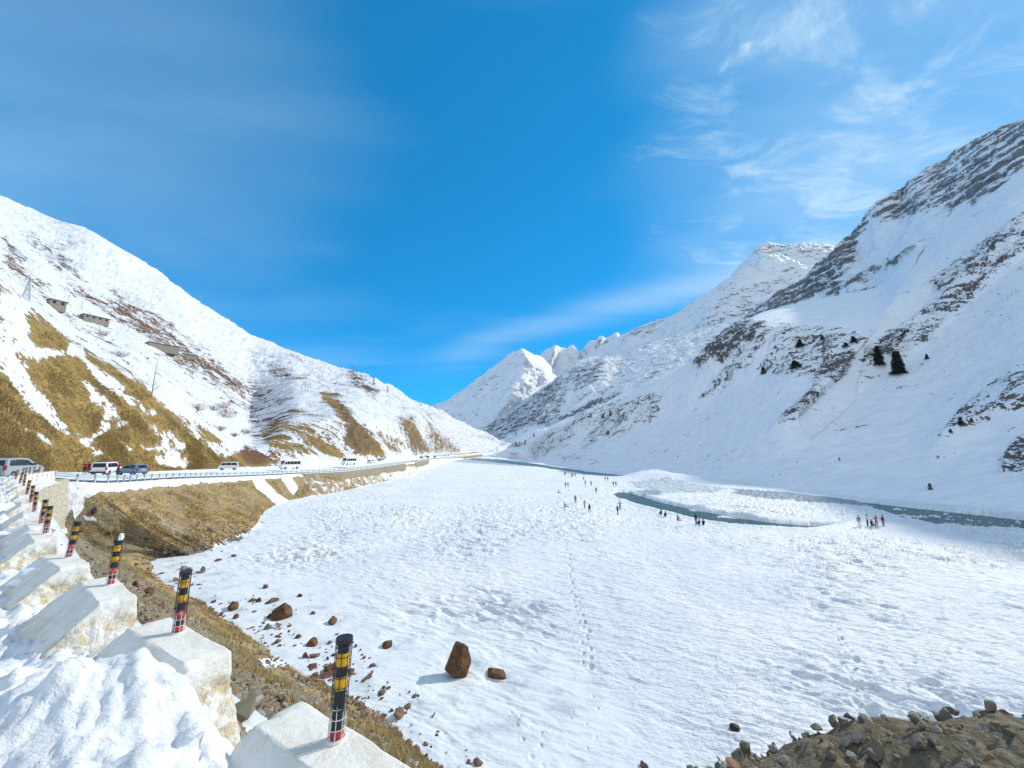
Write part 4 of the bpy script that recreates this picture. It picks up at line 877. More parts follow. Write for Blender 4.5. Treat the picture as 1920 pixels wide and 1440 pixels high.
# ---- stone retaining walls -------------------------------------------
def mat_stone(name, a, b, mortar, sc=2.2):
    m = NT(name); v = m.voro(m.oc, sc, 'DISTANCE_TO_EDGE'); cc = m.voro(m.oc, sc, 'F1', 'Color'); n = m.noise(m.oc, 6, 5, .65)
    bw = m.t.nodes.new('ShaderNodeRGBToBW'); m.put(bw.inputs[0], cc)
    c = m.mix(bw.outputs[0], a, b); c = m.mix(m.ramp(n, .35, .7, 0, .5), c, mortar); c = m.mix(m.ramp(v, .0, .07, 1, 0), c, mortar)
    m.set(Base_Color=c, Roughness=.9, Normal=m.bump(m.math('ADD', m.ramp(v, 0, .12), m.math('MULTIPLY', n, .4)), .06, .9)); return m.m
def wall_obj(name, pts, top, bot, th, mat, label, cat, batter=.15, cap=True):
    """solid wall along pts (n,2); lake face battered"""
    pts = np.array(pts); n_ = len(pts); e = np.gradient(pts, axis=0); e /= np.linalg.norm(e, axis=1)[:, None]; nm = np.stack([e[:, 1], -e[:, 0]], -1)
    root = empty(name, (pts[0][0], pts[0][1], float(np.min(bot)))); o3 = np.array(root.location)
    def prism(t0, t1, z0, z1, b):
        zz = np.linspace(0, 1, 14); rows = []
        for u in zz: rows.append(np.c_[pts + nm * (t1 + b * (1 - u)), z0 + (z1 - z0) * u])
        rows.append(np.c_[pts + nm * t0, z1 * np.ones(n_)]); rows.append(np.c_[pts + nm * t0, z0 * np.ones(n_)])
        P = np.array(rows); P[:-2] += (np.concatenate([nm, 0 * nm[:, :1]], 1)[None] * (.07 * fbm(P[:-2], .5, 4)[..., None]))
        F = grid_faces(*P.shape[:2]); idx = np.arange(P.shape[0] * n_).reshape(P.shape[0], n_)
        V = P.reshape(-1, 3) - o3; me_b = bmesh.new(); vs = [me_b.verts.new(v) for v in V]
        for f in F: me_b.faces.new([vs[i] for i in f])
        me_b.faces.new([vs[i] for i in idx[:, 0]]); me_b.faces.new([vs[i] for i in idx[::-1, -1]])
        return tri_mesh(me_b, name)
    link('masonry', prism(-th, 0, bot * np.ones(n_), top * np.ones(n_), batter), mat, root)
    if cap: link('coping', prism(-th - .05, .06, top * np.ones(n_) + .003, top * np.ones(n_) + .16, 0), M_WHT, root)
    return tag(root, label, cat)
MS1 = mat_stone('pale_rubble_masonry', (.44, .39, .29), (.62, .57, .45), (.50, .45, .35))
MS2 = mat_stone('old_masonry', (.20, .165, .11), (.34, .29, .21), (.30, .27, .21), 1.2)
wp = np.r_[bl(np.arange(38, 56, .5), .75 * np.ones(36)), np.array([bl(57.0, .85), bl(58.2, .8)])]
wall_obj('retaining_wall', wp, -2.75, -8.0, 1.0, MS1, 'pale rubble stone wall below the white blocks on the far bend', 'retaining wall', .35, False)
def edge_path(x0, x1, off):
    k = np.linspace(0, len(RAIL) - 1, 4000); p = pchip(np.arange(len(RAIL)), RAIL, k); px, _, _ = proj(p); m = (px > x0) & (px < x1); p = p[m][::14]
    e = np.gradient(p[:, :2], axis=0); e /= np.linalg.norm(e, axis=1)[:, None]; return p[:, :2] + np.stack([e[:, 1], -e[:, 0]], -1) * off, p[:, 2]
w2, z2 = edge_path(562, 755, 1.55)
wall_obj('retaining_wall', w2, z2 - .2, z2 - 3.4, 1.6, MS2, 'long grey-brown retaining wall holding the road above the frozen lake', 'retaining wall', .3)
w3, z3 = edge_path(778, 806, .2)
wall_obj('retaining_wall', w3, z3 - .2, z3 - 3.2, 1.0, MS2, 'short distant retaining wall beyond the end of the long wall', 'retaining wall', .4)
# ---- placing things on the built ground ----------------------------------
def on_field(key, px, py):
    """point of an already built surface seen nearest to a place in the frame"""
    P = FIELD[key][2]
    if key not in FIELD.setdefault('_proj', {}): 
        x, y, d = proj(P.reshape(-1, 3)); x = np.where(d > .5, x, -1e5); FIELD['_proj'][key] = (x, y, d)
    x, y, d = FIELD['_proj'][key]; q = (x - px) ** 2 + (y - py) ** 2
    m = np.where(q < q.min() + 2.5)[0]; i = m[np.argmin(d[m])]
    return P.reshape(-1, 3)[i].copy()
def lake_pt(px, py):
    return on_field('lake', px, py) if 0 < px < 1920 else on_z(px, py, LAKE)

# ---- vehicles -------------------------------------------------------------
M_GLASS = NT('car_glass').set(Base_Color=(.012, .016, .02), Roughness=.06).m
M_TYRE = plain('tyre_rubber', (.02, .02, .02), .9); M_RIM = plain('wheel_rim', (.35, .36, .37), .35, .6)
M_TAIL = NT('tail_light_lens').set(Base_Color=(.45, .012, .02), Roughness=.15).m
M_HEAD = NT('head_light_lens').set(Base_Color=(.7, .72, .74), Roughness=.1).m
M_TRIM = plain('black_trim', (.02, .02, .022), .6)
M_PLATE = plain('number_plate', (.65, .62, .50), .5)
def paint(name, c):
    m = NT(name); n = m.noise(m.oc, 3, 4, .6); m.set(Base_Color=m.mix(m.ramp(n, .45, .8), c, tuple(x * .8 + .05 for x in c)), Roughness=.3); m.b.inputs['Coat Weight'].default_value = .3; return m.m
SPEC = {   # outline (x, z): rear at x = 0, front at x = L; belt height, roof narrowing
 'mpv': dict(L=4.6, W=1.77, out=[(0,.55),(.03,1.0),(.10,1.15),(.28,1.66),(.55,1.74),(1.6,1.78),(2.55,1.72),(3.4,1.16),(4.2,1.0),(4.52,.82),(4.6,.5),(4.5,.28),(.12,.28)], belt=1.08, top=.84, wh=(.95,3.7), wr=.33,
   side=[[(.42,1.12),(.52,1.58),(1.02,1.62),(1.02,1.12)],[(1.1,1.12),(1.1,1.63),(1.95,1.62),(2.0,1.12)],[(2.08,1.12),(2.05,1.61),(2.5,1.56),(3.12,1.14)]], rear=(1.14,1.58,.1), ws=((3.36,1.18),(2.62,1.68))),
 'suv': dict(L=4.3, W=1.8, out=[(0,.5),(.0,1.0),(.05,1.12),(.16,1.78),(.4,1.86),(2.2,1.88),(2.7,1.84),(3.15,1.2),(4.1,1.1),(4.28,.95),(4.3,.45),(4.2,.32),(.1,.32)], belt=1.1, top=.88, wh=(.85,3.4), wr=.37,
   side=[[(.3,1.16),(.34,1.7),(1.05,1.72),(1.05,1.16)],[(1.14,1.16),(1.14,1.72),(1.9,1.73),(1.92,1.16)],[(2.0,1.16),(1.98,1.73),(2.55,1.7),(2.95,1.18)]], rear=(1.16,1.72,.06), ws=((3.12,1.22),(2.75,1.8))),
 'hatch': dict(L=3.7, W=1.62, out=[(0,.5),(.02,.92),(.12,1.02),(.42,1.42),(.8,1.5),(1.7,1.52),(2.1,1.46),(2.85,1.0),(3.5,.85),(3.68,.65),(3.7,.4),(3.6,.25),(.1,.25)], belt=.95, top=.82, wh=(.65,3.0), wr=.28,
   side=[[(.62,1.0),(.78,1.38),(1.25,1.42),(1.25,1.0)],[(1.33,1.0),(1.33,1.42),(1.95,1.4),(2.6,1.01)]], rear=(1.0,1.38,.2), ws=((2.8,1.02),(2.14,1.43))),
 'van': dict(L=3.7, W=1.5, out=[(0,.5),(.0,1.0),(.06,1.72),(.25,1.82),(2.7,1.82),(3.0,1.75),(3.45,1.05),(3.65,.85),(3.7,.4),(3.6,.28),(.1,.28)], belt=1.05, top=.9, wh=(.65,3.05), wr=.28,
   side=[[(.2,1.1),(.24,1.62),(1.2,1.64),(1.2,1.1)],[(1.28,1.1),(1.28,1.64),(2.25,1.64),(2.25,1.1)],[(2.33,1.1),(2.33,1.64),(2.92,1.62),(3.3,1.1)]], rear=(1.1,1.62,.05), ws=((3.42,1.08),(3.03,1.7))),
 'minibus': dict(L=5.6, W=1.95, out=[(0,.5),(.0,1.2),(.08,2.45),(.3,2.58),(4.4,2.6),(4.75,2.45),(5.15,1.4),(5.5,1.2),(5.6,.9),(5.6,.45),(5.5,.35),(.1,.35)], belt=1.35, top=.93, wh=(1.15,4.6), wr=.36,
   side=[[(.25,1.4),(.28,2.2),(1.2,2.22),(1.2,1.4)],[(1.3,1.4),(1.3,2.22),(2.2,2.22),(2.2,1.4)],[(2.3,1.4),(2.3,2.22),(3.2,2.22),(3.2,1.4)],[(3.3,1.4),(3.3,2.22),(4.1,2.22),(4.1,1.4)],[(4.2,1.4),(4.2,2.2),(4.62,2.15),(4.98,1.42)]], rear=(1.4,2.2,.05), ws=((5.12,1.44),(4.78,2.38)))}
def vehicle(name, kind, pos, rz, color, label, cat, rack=False, lowtone=None, group='vehicles parked along the road'):
    S = SPEC[kind]; L, W = S['L'], S['W']; root = empty(name, tuple(pos), rz); mp = paint(name + '_paint', color)
    out = S['out']; zt = max(z for _, z in out)
    def hw(z): return W / 2 * (1 - (1 - S['top']) * max(0, (z - S['belt']) / (zt - S['belt'])))
    bm = bmesh.new()
    def rim(sy): return [bm.verts.new((x - L / 2, sy * hw(z), z)) for x, z in out]
    A, B = rim(-1), rim(1); n = len(out)
    for k in range(n): bm.faces.new((A[k], A[(k + 1) % n], B[(k + 1) % n], B[k]))
    bm.faces.new(A); bm.faces.new(B[::-1])
    ed = [e for e in bm.edges if not (abs(e.verts[0].co.y - e.verts[1].co.y) > .5)]
    bmesh.ops.bevel(bm, geom=ed, offset=.05, segments=2, affect='EDGES', profile=.6)
    link('body', tri_mesh(bm, 'body', False), mp, root)
    def panel(nm, pts, mat, parent=root, th=.012):
        b = bmesh.new(); P = [Vector(p) for p in pts]; nn = (P[1] - P[0]).cross(P[2] - P[0]).normalized(); c = sum(P, Vector()) / len(P)
        if nn.dot(c - Vector((0, 0, .9))) < 0: nn = -nn
        a0 = [b.verts.new(p - nn * .02) for p in P]; a1 = [b.verts.new(p + nn * th) for p in P]; b.faces.new(a1); b.faces.new(a0[::-1])
        for k in range(len(P)): b.faces.new((a0[k], a0[(k + 1) % len(P)], a1[(k + 1) % len(P)], a1[k]))
        return link(nm, tri_mesh(b, nm), mat, parent)
    for sy in (-1, 1):
        for w in S['side']: panel('side_window', [(x - L / 2, sy * (hw(z) + .001), z) for x, z in w], M_GLASS)
    z0, z1, ins = S['rear']
    xr = lambda z: np.interp(z, [p[1] for p in out[1:4]], [p[0] for p in out[1:4]]) - L / 2
    panel('rear_window', [(xr(z0), -hw(z0) + .16, z0), (xr(z0), hw(z0) - .16, z0), (xr(z1), hw(z1) - .16, z1), (xr(z1), -hw(z1) + .16, z1)], M_GLASS)
    (xa, za), (xb, zb) = S['ws']; panel('windscreen', [(xa - L / 2, -hw(za) + .1, za), (xa - L / 2, hw(za) - .1, za), (xb - L / 2, hw(zb) - .12, zb), (xb - L / 2, -hw(zb) + .12, zb)], M_GLASS)
    zl = S['belt'] - .05
    for sy in (-1, 1):
        b = bmesh.new(); box(b, -L / 2 - .02, -L / 2 + .14, sy * W / 2 - (.16 if sy > 0 else .01), sy * W / 2 + (.01 if sy > 0 else .16), zl - .28, zl + .12); link('tail_light', tri_mesh(b, 'tail_light'), M_TAIL, root)
        b = bmesh.new(); xf = L / 2 - .16; box(b, xf - .12, xf + .13, sy * (W / 2 - .3) - .16, sy * (W / 2 - .3) + .16, .68, .84); link('headlight', tri_mesh(b, 'headlight'), M_HEAD, root)
        b = bmesh.new(); xm = S['ws'][0][0] - L / 2 - .32; box(b, xm - .05, xm + .07, sy * (W / 2 + .09) - .09, sy * (W / 2 + .09) + .09, S['belt'] + .02, S['belt'] + .19); link('mirror', tri_mesh(b, 'mirror'), M_TRIM, root)
        for xw in S['wh']:
            b = bmesh.new(); r = S['wr']; y0 = sy * (W / 2 - .2); y1 = sy * (W / 2 + .015); tube(b, (xw - L / 2, y0, r - .02), (xw - L / 2, y1, r - .02), r, n=22); t = link('wheel', tri_mesh(b, 'wheel'), M_TYRE, root)
            b = bmesh.new(); tube(b, (xw - L / 2, y1 - sy * .03, r - .02), (xw - L / 2, y1 + sy * .012, r - .02), r * .62, r * .55, n=18); link('rim', tri_mesh(b, 'rim'), M_RIM, t)
    b = bmesh.new(); box(b, -L / 2 - .07, -L / 2 + .08, -W / 2 + .06, W / 2 - .06, .36, .58); link('rear_bumper', tri_mesh(b, 'rear_bumper'), mp if kind != 'suv' else M_TRIM, root)
    b = bmesh.new(); box(b, L / 2 - .08, L / 2 + .06, -W / 2 + .08, W / 2 - .08, .34, .56); link('front_bumper', tri_mesh(b, 'front_bumper'), mp if kind != 'suv' else M_TRIM, root)
    b = bmesh.new(); box(b, -L / 2 - .035, -L / 2 + .02, -.26, .26, .66, .78); link('number_plate', tri_mesh(b, 'number_plate'), M_PLATE, root)
    if rack:
        b = bmesh.new()
        for sy in (-1, 1): tube(b, (-L / 2 + .4, sy * .55, zt + .10), (-L / 2 + 2.5, sy * .55, zt + .10), .025)
        for x in np.linspace(.45, 2.45, 6): tube(b, (-L / 2 + x, -.55, zt + .10), (-L / 2 + x, .55, zt + .10), .02); tube(b, (-L / 2 + x, -.55, zt - .03), (-L / 2 + x, -.55, zt + .1), .015); tube(b, (-L / 2 + x, .55, zt - .03), (-L / 2 + x, .55, zt + .1), .015)
        link('roof_rack', tri_mesh(b, 'roof_rack'), M_TRIM, root)
    if kind == 'mpv':
        b = bmesh.new()
        for sy in (-1, 1): tube(b, (-L / 2 + .6, sy * .68, zt + .05), (-L / 2 + 2.4, sy * .68, zt + .04), .022)
        link('roof_rail', tri_mesh(b, 'roof_rail'), M_TRIM, root)
    return tag(root, label, cat, group)
def road_at(px, py, D): return at(px, py, D)
_h = R(90)
vehicle('passenger_van', 'mpv', at(20, 896, 34.5), R(112), (.30, .37, .42), 'silver-blue people carrier cut off by the left edge, its tail towards the camera', 'car')
vehicle('off_road_car', 'suv', at(199, 890.5, 56), R(112), (.80, .80, .80), 'white off-road car with roof rack and dark rear window behind the guard rail', 'car', rack=True)
vehicle('parked_car', 'hatch', at(248, 890, 57), R(170), (.10, .19, .33), 'blue-grey hatchback just right of the white off-road car', 'car')
vehicle('parked_van', 'van', at(428, 881, 90), R(205), (.78, .79, .80), 'small white van by the brown mound, third vehicle from the left beyond the bend', 'van')
vehicle('minibus', 'minibus', at(543, 879.5, 112), R(240), (.80, .80, .81), 'white minibus nearest the camera with a row of dark side windows', 'minibus')
vehicle('minibus', 'minibus', at(654, 871.5, 138), R(250), (.80, .80, .81), 'smaller-looking white minibus under the brown cliff', 'minibus')
for x, y, D, k, c, rz, lab, cat in [(696,868.5,168,'hatch',(.72,.73,.74),75,'white car on the road just beyond the second minibus','car'),(715,866.5,185,'suv',(.70,.71,.72),80,'pale car ahead of the white one past the cliff','car'),(744,864,215,'suv',(.06,.07,.08),95,'first dark car on the road past the cliff','car'),
                               (762,863,232,'van',(.10,.11,.13),95,'larger dark van at the end of the retaining wall','van'),(790,860,280,'hatch',(.08,.08,.10),95,'tiny dark car near the far road bend','car'),(802,859,305,'suv',(.20,.19,.18),95,'tiny grey-brown car near the far road bend','car'),(815,858.2,330,'van',(.09,.09,.10),95,'tiny dark vehicle farthest along the road','van')]:
    vehicle('parked_van' if cat == 'van' else 'parked_car', k, at(x, y, D), R(rz), c, lab, cat)

# ---- people ----------------------------------------------------------------
def person_mesh(pose):
    """one continuous skinned figure, 1.72 m, facing +y; materials: 0 skin 1 jacket 2 trousers 3 shoes"""
    v = []; r = []; e = []
    def add(p, rad, par=None):
        v.append(p); r.append(rad); i = len(v) - 1
        if par is not None: e.append((par, i))
        return i
    sit = pose in ('sit', 'sit2'); lean = .25 if pose == 'lean' else 0; zp = .20 if sit else .92
    pel = add((0, 0, zp), (.155, .12)); wst = add((0, lean * .2, zp + .18), (.135, .10), pel); ch = add((0, .0 + lean * .6, zp + .38), (.17, .115), wst)
    nk = add((0, .01 + lean, zp + .56), (.06, .06), ch); h1 = add((0, .03 + lean * 1.1, zp + .66), (.078, .09), nk); h2 = add((0, .025 + lean * 1.15, zp + .75), (.085, .10), h1); add((0, .015 + lean * 1.15, zp + .80), (.055, .06), h2)
    add((0, .125 + lean * 1.15, zp + .69), (.012, .014), h1)                                    # nose
    for sx in (-1, 1): add((sx * .092, .02 + lean * 1.1, zp + .69), (.014, .024), h1)           # ears
    for sx in (-1, 1):
        sh = add((sx * .19, .0 + lean * .85, zp + .49), (.068, .066), ch)
        if pose == 'photo': el = (sx * .30, .14, zp + .32); wr = (sx * .10, .34, zp + .50)
        elif pose == 'wide': el = (sx * .40, .03, zp + .36); wr = (sx * .60, .08, zp + .30)
        elif sit: el = (sx * .25, .12, zp + .26); wr = (sx * .15, .34, zp + .28)
        elif pose == 'walk': el = (sx * .25, -sx * .10, zp + .21); wr = (sx * .25, -sx * .02 + .08, zp - .02)
        elif pose == 'lean': el = (sx * .26, .34, zp + .26); wr = (sx * .22, .55, zp + .22)
        else: el = (sx * .25, -.02, zp + .21); wr = (sx * .24, .06, zp - .04)
        a = add(el, (.05, .05), sh); b = add(wr, (.036, .034), a)
        d = Vector(wr) - Vector(el); d.normalize(); s = d.cross(Vector((0, 0, 1)) if abs(d.z) < .8 else Vector((0, 1, 0))).normalized()
        pm = add(tuple(Vector(wr) + d * .07), (.036, .020), b)
        for f, (o, ln) in enumerate(((-.026, .068), (-.009, .078), (.009, .074), (.026, .058))):
            k1 = add(tuple(Vector(wr) + d * (.07 + ln * .55) + s * o), (.0095, .009), pm); add(tuple(Vector(wr) + d * (.07 + ln) + s * o * 1.1 - Vector((0, 0, .012))), (.008, .008), k1)
        t1 = add(tuple(Vector(wr) + d * .05 - s * .045), (.011, .010), b); add(tuple(Vector(wr) + d * .085 - s * .055), (.009, .009), t1)
    for sx in (-1, 1):
        hp = add((sx * .09, 0, zp - .04), (.098, .10), pel)
        if sit: kn = (sx * .13, .42, .42 if pose == 'sit' else .20); an = (sx * .12, .55 if pose == 'sit' else .80, .09)
        elif pose == 'walk': kn = (sx * .09, .10 + sx * .14, .50); an = (sx * .09, sx * .24 - .03, .10 if sx > 0 else .14)
        elif pose == 'wide': kn = (sx * .13, .02, .49); an = (sx * .17, -.02, .09)
        else: kn = (sx * .10, .025, .49); an = (sx * .11, -.02, .09)
        a = add(kn, (.068, .068), hp); b = add(an, (.048, .050), a); c = add((an[0] * 1.05, an[1] + .05, .045), (.046, .042), b); add((an[0] * 1.15, an[1] + .19, .035), (.042, .03), c)
    me = bpy.data.meshes.new('skel'); me.from_pydata(v, e, []); o = bpy.data.objects.new('skel', me); col.objects.link(o)
    sk = o.modifiers.new('s', 'SKIN'); sk.use_smooth_shade = True; o.modifiers.new('d', 'SUBSURF').levels = 1
    for i, q in enumerate(r): me.skin_vertices[0].data[i].radius = q
    for i in range(len(v)): me.skin_vertices[0].data[i].use_root = (i == pel)
    dg = bpy.context.evaluated_depsgraph_get(); m2 = bpy.data.meshes.new_from_object(o.evaluated_get(dg)); bpy.data.objects.remove(o)
    zn = zp + .585
    for p in m2.polygons:
        c = p.center; near_hand = False
        hd = (c.z > zn) and abs(c.x) < .12
        if hd: p.material_index = 0
        elif c.z < .10 and not (sit and c.y < .3): p.material_index = 3
        elif c.z < zp + .03 and not (abs(c.x) > .19): p.material_index = 2
        elif sit and c.y > .12 and c.z < .5 and abs(c.x) < .26 and c.z < zp + .2: p.material_index = 2
        else: p.material_index = 1
    m2.name = 'person'
    bm = bmesh.new()                                           # hair: cap with a fringe, open at the face
    bmesh.ops.create_uvsphere(bm, u_segments=14, v_segments=10, radius=1)
    for q in list(bm.verts):
        if q.co.z < -.35 or (q.co.y > .35 and q.co.z < .25): bm.verts.remove(q)
    for q in bm.verts: q.co = Vector((q.co.x * .104, q.co.y * .118 + .02 + lean * 1.15, q.co.z * .115 + zp + .745))
    bmesh.ops.solidify(bm, geom=bm.faces[:], thickness=.012)
    return m2, tri_mesh(bm, 'hair', True)
POSES = {}
def cloth(c): 
    key = 'cloth_%d_%d_%d' % tuple(int(x * 999) for x in c)
    return bpy.data.materials.get(key) or plain(key, c, .85, var=.2, scale=14)
M_SKIN = plain('skin', (.36, .21, .14), .6); M_SHOE = plain('shoe', (.03, .028, .025), .7); M_HAIR = plain('hair', (.018, .014, .012), .7)
def person(pos, pose, rz, jacket, trousers, label, hair=None, group='visitors on the frozen lake', sc=1.0):
    if pose not in POSES: POSES[pose] = person_mesh(pose)
    m, h = POSES[pose]; me = m.copy()
    for x in (M_SKIN, cloth(jacket), cloth(trousers), M_SHOE): me.materials.append(x)
    o = bpy.data.objects.new('person', me); col.objects.link(o); o.location = tuple(pos); o.rotation_euler = (0, 0, rz); o.scale = (sc, sc, sc)
    hh = h.copy(); hh.materials.clear(); hh.materials.append(cloth(hair) if hair else M_HAIR); c = bpy.data.objects.new('hair' if not hair else 'woolly_hat', hh); col.objects.link(c); c.parent = o
    return tag(o, label, 'person', group)
BK = (.02, .02, .025); DB = (.03, .04, .08); BR = (.10, .06, .035); RD = (.30, .03, .04); OR = (.42, .22, .05); GY = (.16, .16, .17); WH = (.6, .58, .57); MR_ = (.16, .03, .05); PK = (.5, .03, .10)
PEOPLE = [(1157.5,963.5,'walk',200,DB,DB,'person in dark blue coat walking towards the camera near the stream tip',None),(1164,955,'wide',170,BR,BK,'person in brown jacket with arms held out behind the dark blue walker',None),
 (1105.5,960,'walk',150,BK,MR_,'person in black jacket and maroon trousers striding, lowest of the group at left',None),(1097,953,'photo',190,OR,GY,'person in orange-yellow jacket beside the striding one in black',None),
 (1079,941.5,'stand',170,BR,BK,'person in dark brown standing alone above the orange jacket',None),(1058.5,949,'sit2',250,RD,BK,'person in red sitting on the snow with legs stretched out',None),(1045.5,923.5,'sit2',240,GY,BK,'person in grey sitting low on the snow, farthest left',None),
 (1118,923.5,'stand',180,BR,BK,'person in brown standing alone left of the stream tip',None),(1061,913,'stand',170,BR,GY,'left one of the pair in brown halfway up the lake',None),(1064.5,912.5,'walk',200,MR_,GY,'right one of the pair in brown halfway up the lake',None),
 (1098,909,'stand',180,OR,BK,'slim distant person in ochre jacket left of a brown one',None),(1109,909.5,'stand',180,BR,BK,'slim distant person in brown right of the ochre jacket',None),(1095.5,900,'photo',180,DB,BK,'distant person in navy standing alone behind the ochre one',None),
 (1134.5,900.5,'wide',190,BK,BK,'distant person in black, left of two near the far stream bank',None),(1140,900,'stand',180,GY,BK,'distant person in grey, right of two near the far stream bank',None),(1151.5,910.5,'stand',170,BK,BK,'left of two dark people close to the icy point',None),(1155,910.5,'stand',190,BR,BK,'right of two people close to the icy point, in brown',None),
 (1058.5,889.5,'stand',180,MR_,BK,'farthest left of the tiny distant pair in maroon',None),(1061,889.5,'stand',180,WH,BK,'farthest tiny person in pale jacket beside the maroon one',None),(1071.5,893.5,'stand',180,BR,BK,'tiny person in brown left of the distant cluster of three',None),(1075,893,'stand',180,BK,BK,'middle person in black of the distant cluster of three',None),(1078,893,'stand',180,MR_,BK,'right person in maroon of the distant cluster of three',None),
 (1240.5,966,'sit',20,BK,BK,'left of two people in black sitting on the edge of the green stream',None),(1248,967.5,'sit',350,BK,BK,'right of two people in black sitting on the edge of the green stream',None),(1270.5,975.5,'sit2',300,MR_,BK,'person in dark red sitting alone on the bank by the green stream',None),
 (1305,981,'stand',10,BK,BK,'person in black standing on the bank of the green stream',None),(1312,983.5,'sit',20,BK,BK,'left person in black sitting beside the standing one by the stream',None),(1319.5,983.5,'sit',340,BK,BK,'right person in black sitting beside the standing one by the stream',None),
 (1610.5,987.5,'stand',160,GY,WH,'person in grey top and white trousers, leftmost of the group at right',None),(1627,986.5,'stand',200,WH,BK,'person in white jacket and black trousers in the group at right',None),(1634.5,986.5,'sit',170,BK,BK,'person in black crouching in the middle of the group at right',None),(1645,986.5,'wide',185,PK,GY,'person in bright pink-red jacket in the group at right',None),(1657.5,986.5,'stand',190,MR_,GY,'person in brown-maroon coat, rightmost of the group at right',None)]
for x, y, po, rz, j, t, lab, hr in PEOPLE:
    p = lake_pt(x, y); p[2] += .0 if 'sit' not in po else -.03; person(p, po, R(rz), j, t, lab, hr)
for x, y, D, po, rz, j, t, lab in [(157,889,54,'lean',200,RD,BK,'person in red jacket bending left of the white off-road car'),(164,889,54.5,'stand',190,RD,GY,'person in red and grey standing beside the bending one'),(173,889.5,55,'stand',180,BK,BK,'person in black coat by the left side of the white off-road car'),(219.5,890.5,55,'lean',250,RD,BK,'person in red leaning by the right side of the white off-road car')]:
    person(at(x, y, D), po, R(rz), j, t, lab, None, 'people beside the parked cars', 1.0)

# ---- trees, bushes ------------------------------------------------------------
M_BARK = plain('bare_bark', (.26, .20, .15), .9, var=.3, scale=3); M_TWIG = plain('reddish_twigs', (.19, .075, .06), .9, var=.3, scale=3)
def bare_tree(name, pos, h, label, cat, group, seed, mat=None, spread=.22, twigs=40, r0=None):
    g = np.random.default_rng(seed); root = empty(name, tuple(pos)); r0 = r0 or h * .013; mat = mat or M_BARK
    bm = bmesh.new(); pts = [np.array([0, 0, -h * .04])]
    for k in range(1, 11): pts.append(np.array([g.normal(0, h * .006), g.normal(0, h * .006), h * k / 10]) + np.array([pts[-1][0], pts[-1][1], 0]) * .9)
    rad = [r0 * (1 - .93 * k / 10) for k in range(11)]
    for k in range(10): tube(bm, pts[k], pts[k + 1], rad[k], rad[k + 1], 7)
    link('trunk', tri_mesh(bm, 'trunk'), mat, root); bm = bmesh.new()
    for i in range(twigs):
        t = g.uniform(.16, .97); b = pts[int(t * 10)] + (pts[min(10, int(t * 10) + 1)] - pts[int(t * 10)]) * (t * 10 % 1); a = g.uniform(0, 6.28); L_ = h * spread * (1.15 - t) * g.uniform(.6, 1.2)
        up = g.uniform(.45, .95); d = np.array([math.cos(a), math.sin(a), up]); d /= np.linalg.norm(d); m_ = b + d * L_ * .5; d2 = d + np.array([0, 0, .35]); en = m_ + d2 / np.linalg.norm(d2) * L_ * .5; rr = r0 * .24 * (1.1 - t)
        tube(bm, b, m_, rr, rr * .7, 5, False); tube(bm, m_, en, rr * .7, rr * .2, 5, False)
        for q in range(3):
            u = g.uniform(.3, .95); s = b + (en - b) * u; dd = d + g.normal(0, .5, 3); dd[2] = abs(dd[2]); dd /= np.linalg.norm(dd); tube(bm, s, s + dd * L_ * .35, rr * .5, rr * .15, 4, False)
    link('branches', tri_mesh(bm, 'branches'), mat, root); return tag(root, label, cat, group)
def bush(name, pos, w, h, label, group, seed, n=60, mat=None):
    g = np.random.default_rng(seed); bm = bmesh.new()
    for i in range(n):
        a = g.uniform(0, 6.28); r = w * .5 * math.sqrt(g.uniform(0, 1)); b = np.array([r * .6 * math.cos(a), r * .6 * math.sin(a), -.1]); t = np.array([r * 1.3 * math.cos(a), r * 1.3 * math.sin(a), h * g.uniform(.5, 1)])
        m_ = (b + t) / 2 + g.normal(0, .06 * w, 3); tube(bm, b, m_, .03, .022, 4, False); tube(bm, m_, t, .022, .008, 4, False)
        for q in range(3): u = g.uniform(.4, 1); s = m_ + (t - m_) * u; tube(bm, s, s + g.normal(0, .13 * w, 3), .014, .005, 3, False)
    o = link(name, tri_mesh(bm, name), mat or M_TWIG); o.location = tuple(pos); return tag(o, label, 'bush', group)
p = on_field('hill', 284, 746); bare_tree('bare_tree', p, 10.2, 'tall leafless poplar standing on the crest of the grassy bank', 'tree', 'leafless trees', 11, twigs=58)
for i, (x, y, h, lab) in enumerate([(566,733,7,'leftmost of the thin leafless trees in a row on the white slope'),(571,732,8,'second thin leafless tree from the left on the white slope'),(577,734,6.5,'rightmost of the thin leafless trees in a row on the white slope'),(152,580,7,'leafless tree just left of the upper stone hut'),(128,570,8,'leafless tree beside the ruined pale walls on the upper slope'),(240,622,6,'small leafless tree among red brush right of the upper hut')]):
    bare_tree('bare_tree', on_field('hill', x, y), h, lab, 'tree', 'leafless trees', 20 + i, twigs=26, r0=.12)
BUSH = [(422,783,6,4.0,'large reddish bush on the white slope, lower one of the pair'),(418,764,6,3.4,'large reddish bush on the white slope, upper one of the pair'),(371,768,4,2.2,'reddish scrub left of the pair of large bushes'),(400,768,4,2.0,'low red scrub touching the large pair of bushes'),(462,812,3.5,1.8,'dark red bush below the pair of large bushes'),(413,806,3,1.4,'small red bush above the brown mound'),(472,763,3,1.4,'small red bush right of the pair of large bushes'),(440,818,2.5,1.2,'tiny red bush by the shaded hollow'),(195,628,5,2.6,'tiny reddish bush on the white field under the upper hut'),(262,614,6,3,'dark red brush above the lower long hut'),(228,590,7,3,'dark red brush right of the upper hut'),(222,668,4,1.5,'faint red scrub left of the tall poplar')]
for i, (x, y, w, h, lab) in enumerate(BUSH): bush('bush', on_field('hill', x, y), w, h, lab, 'leafless red bushes', 60 + i)

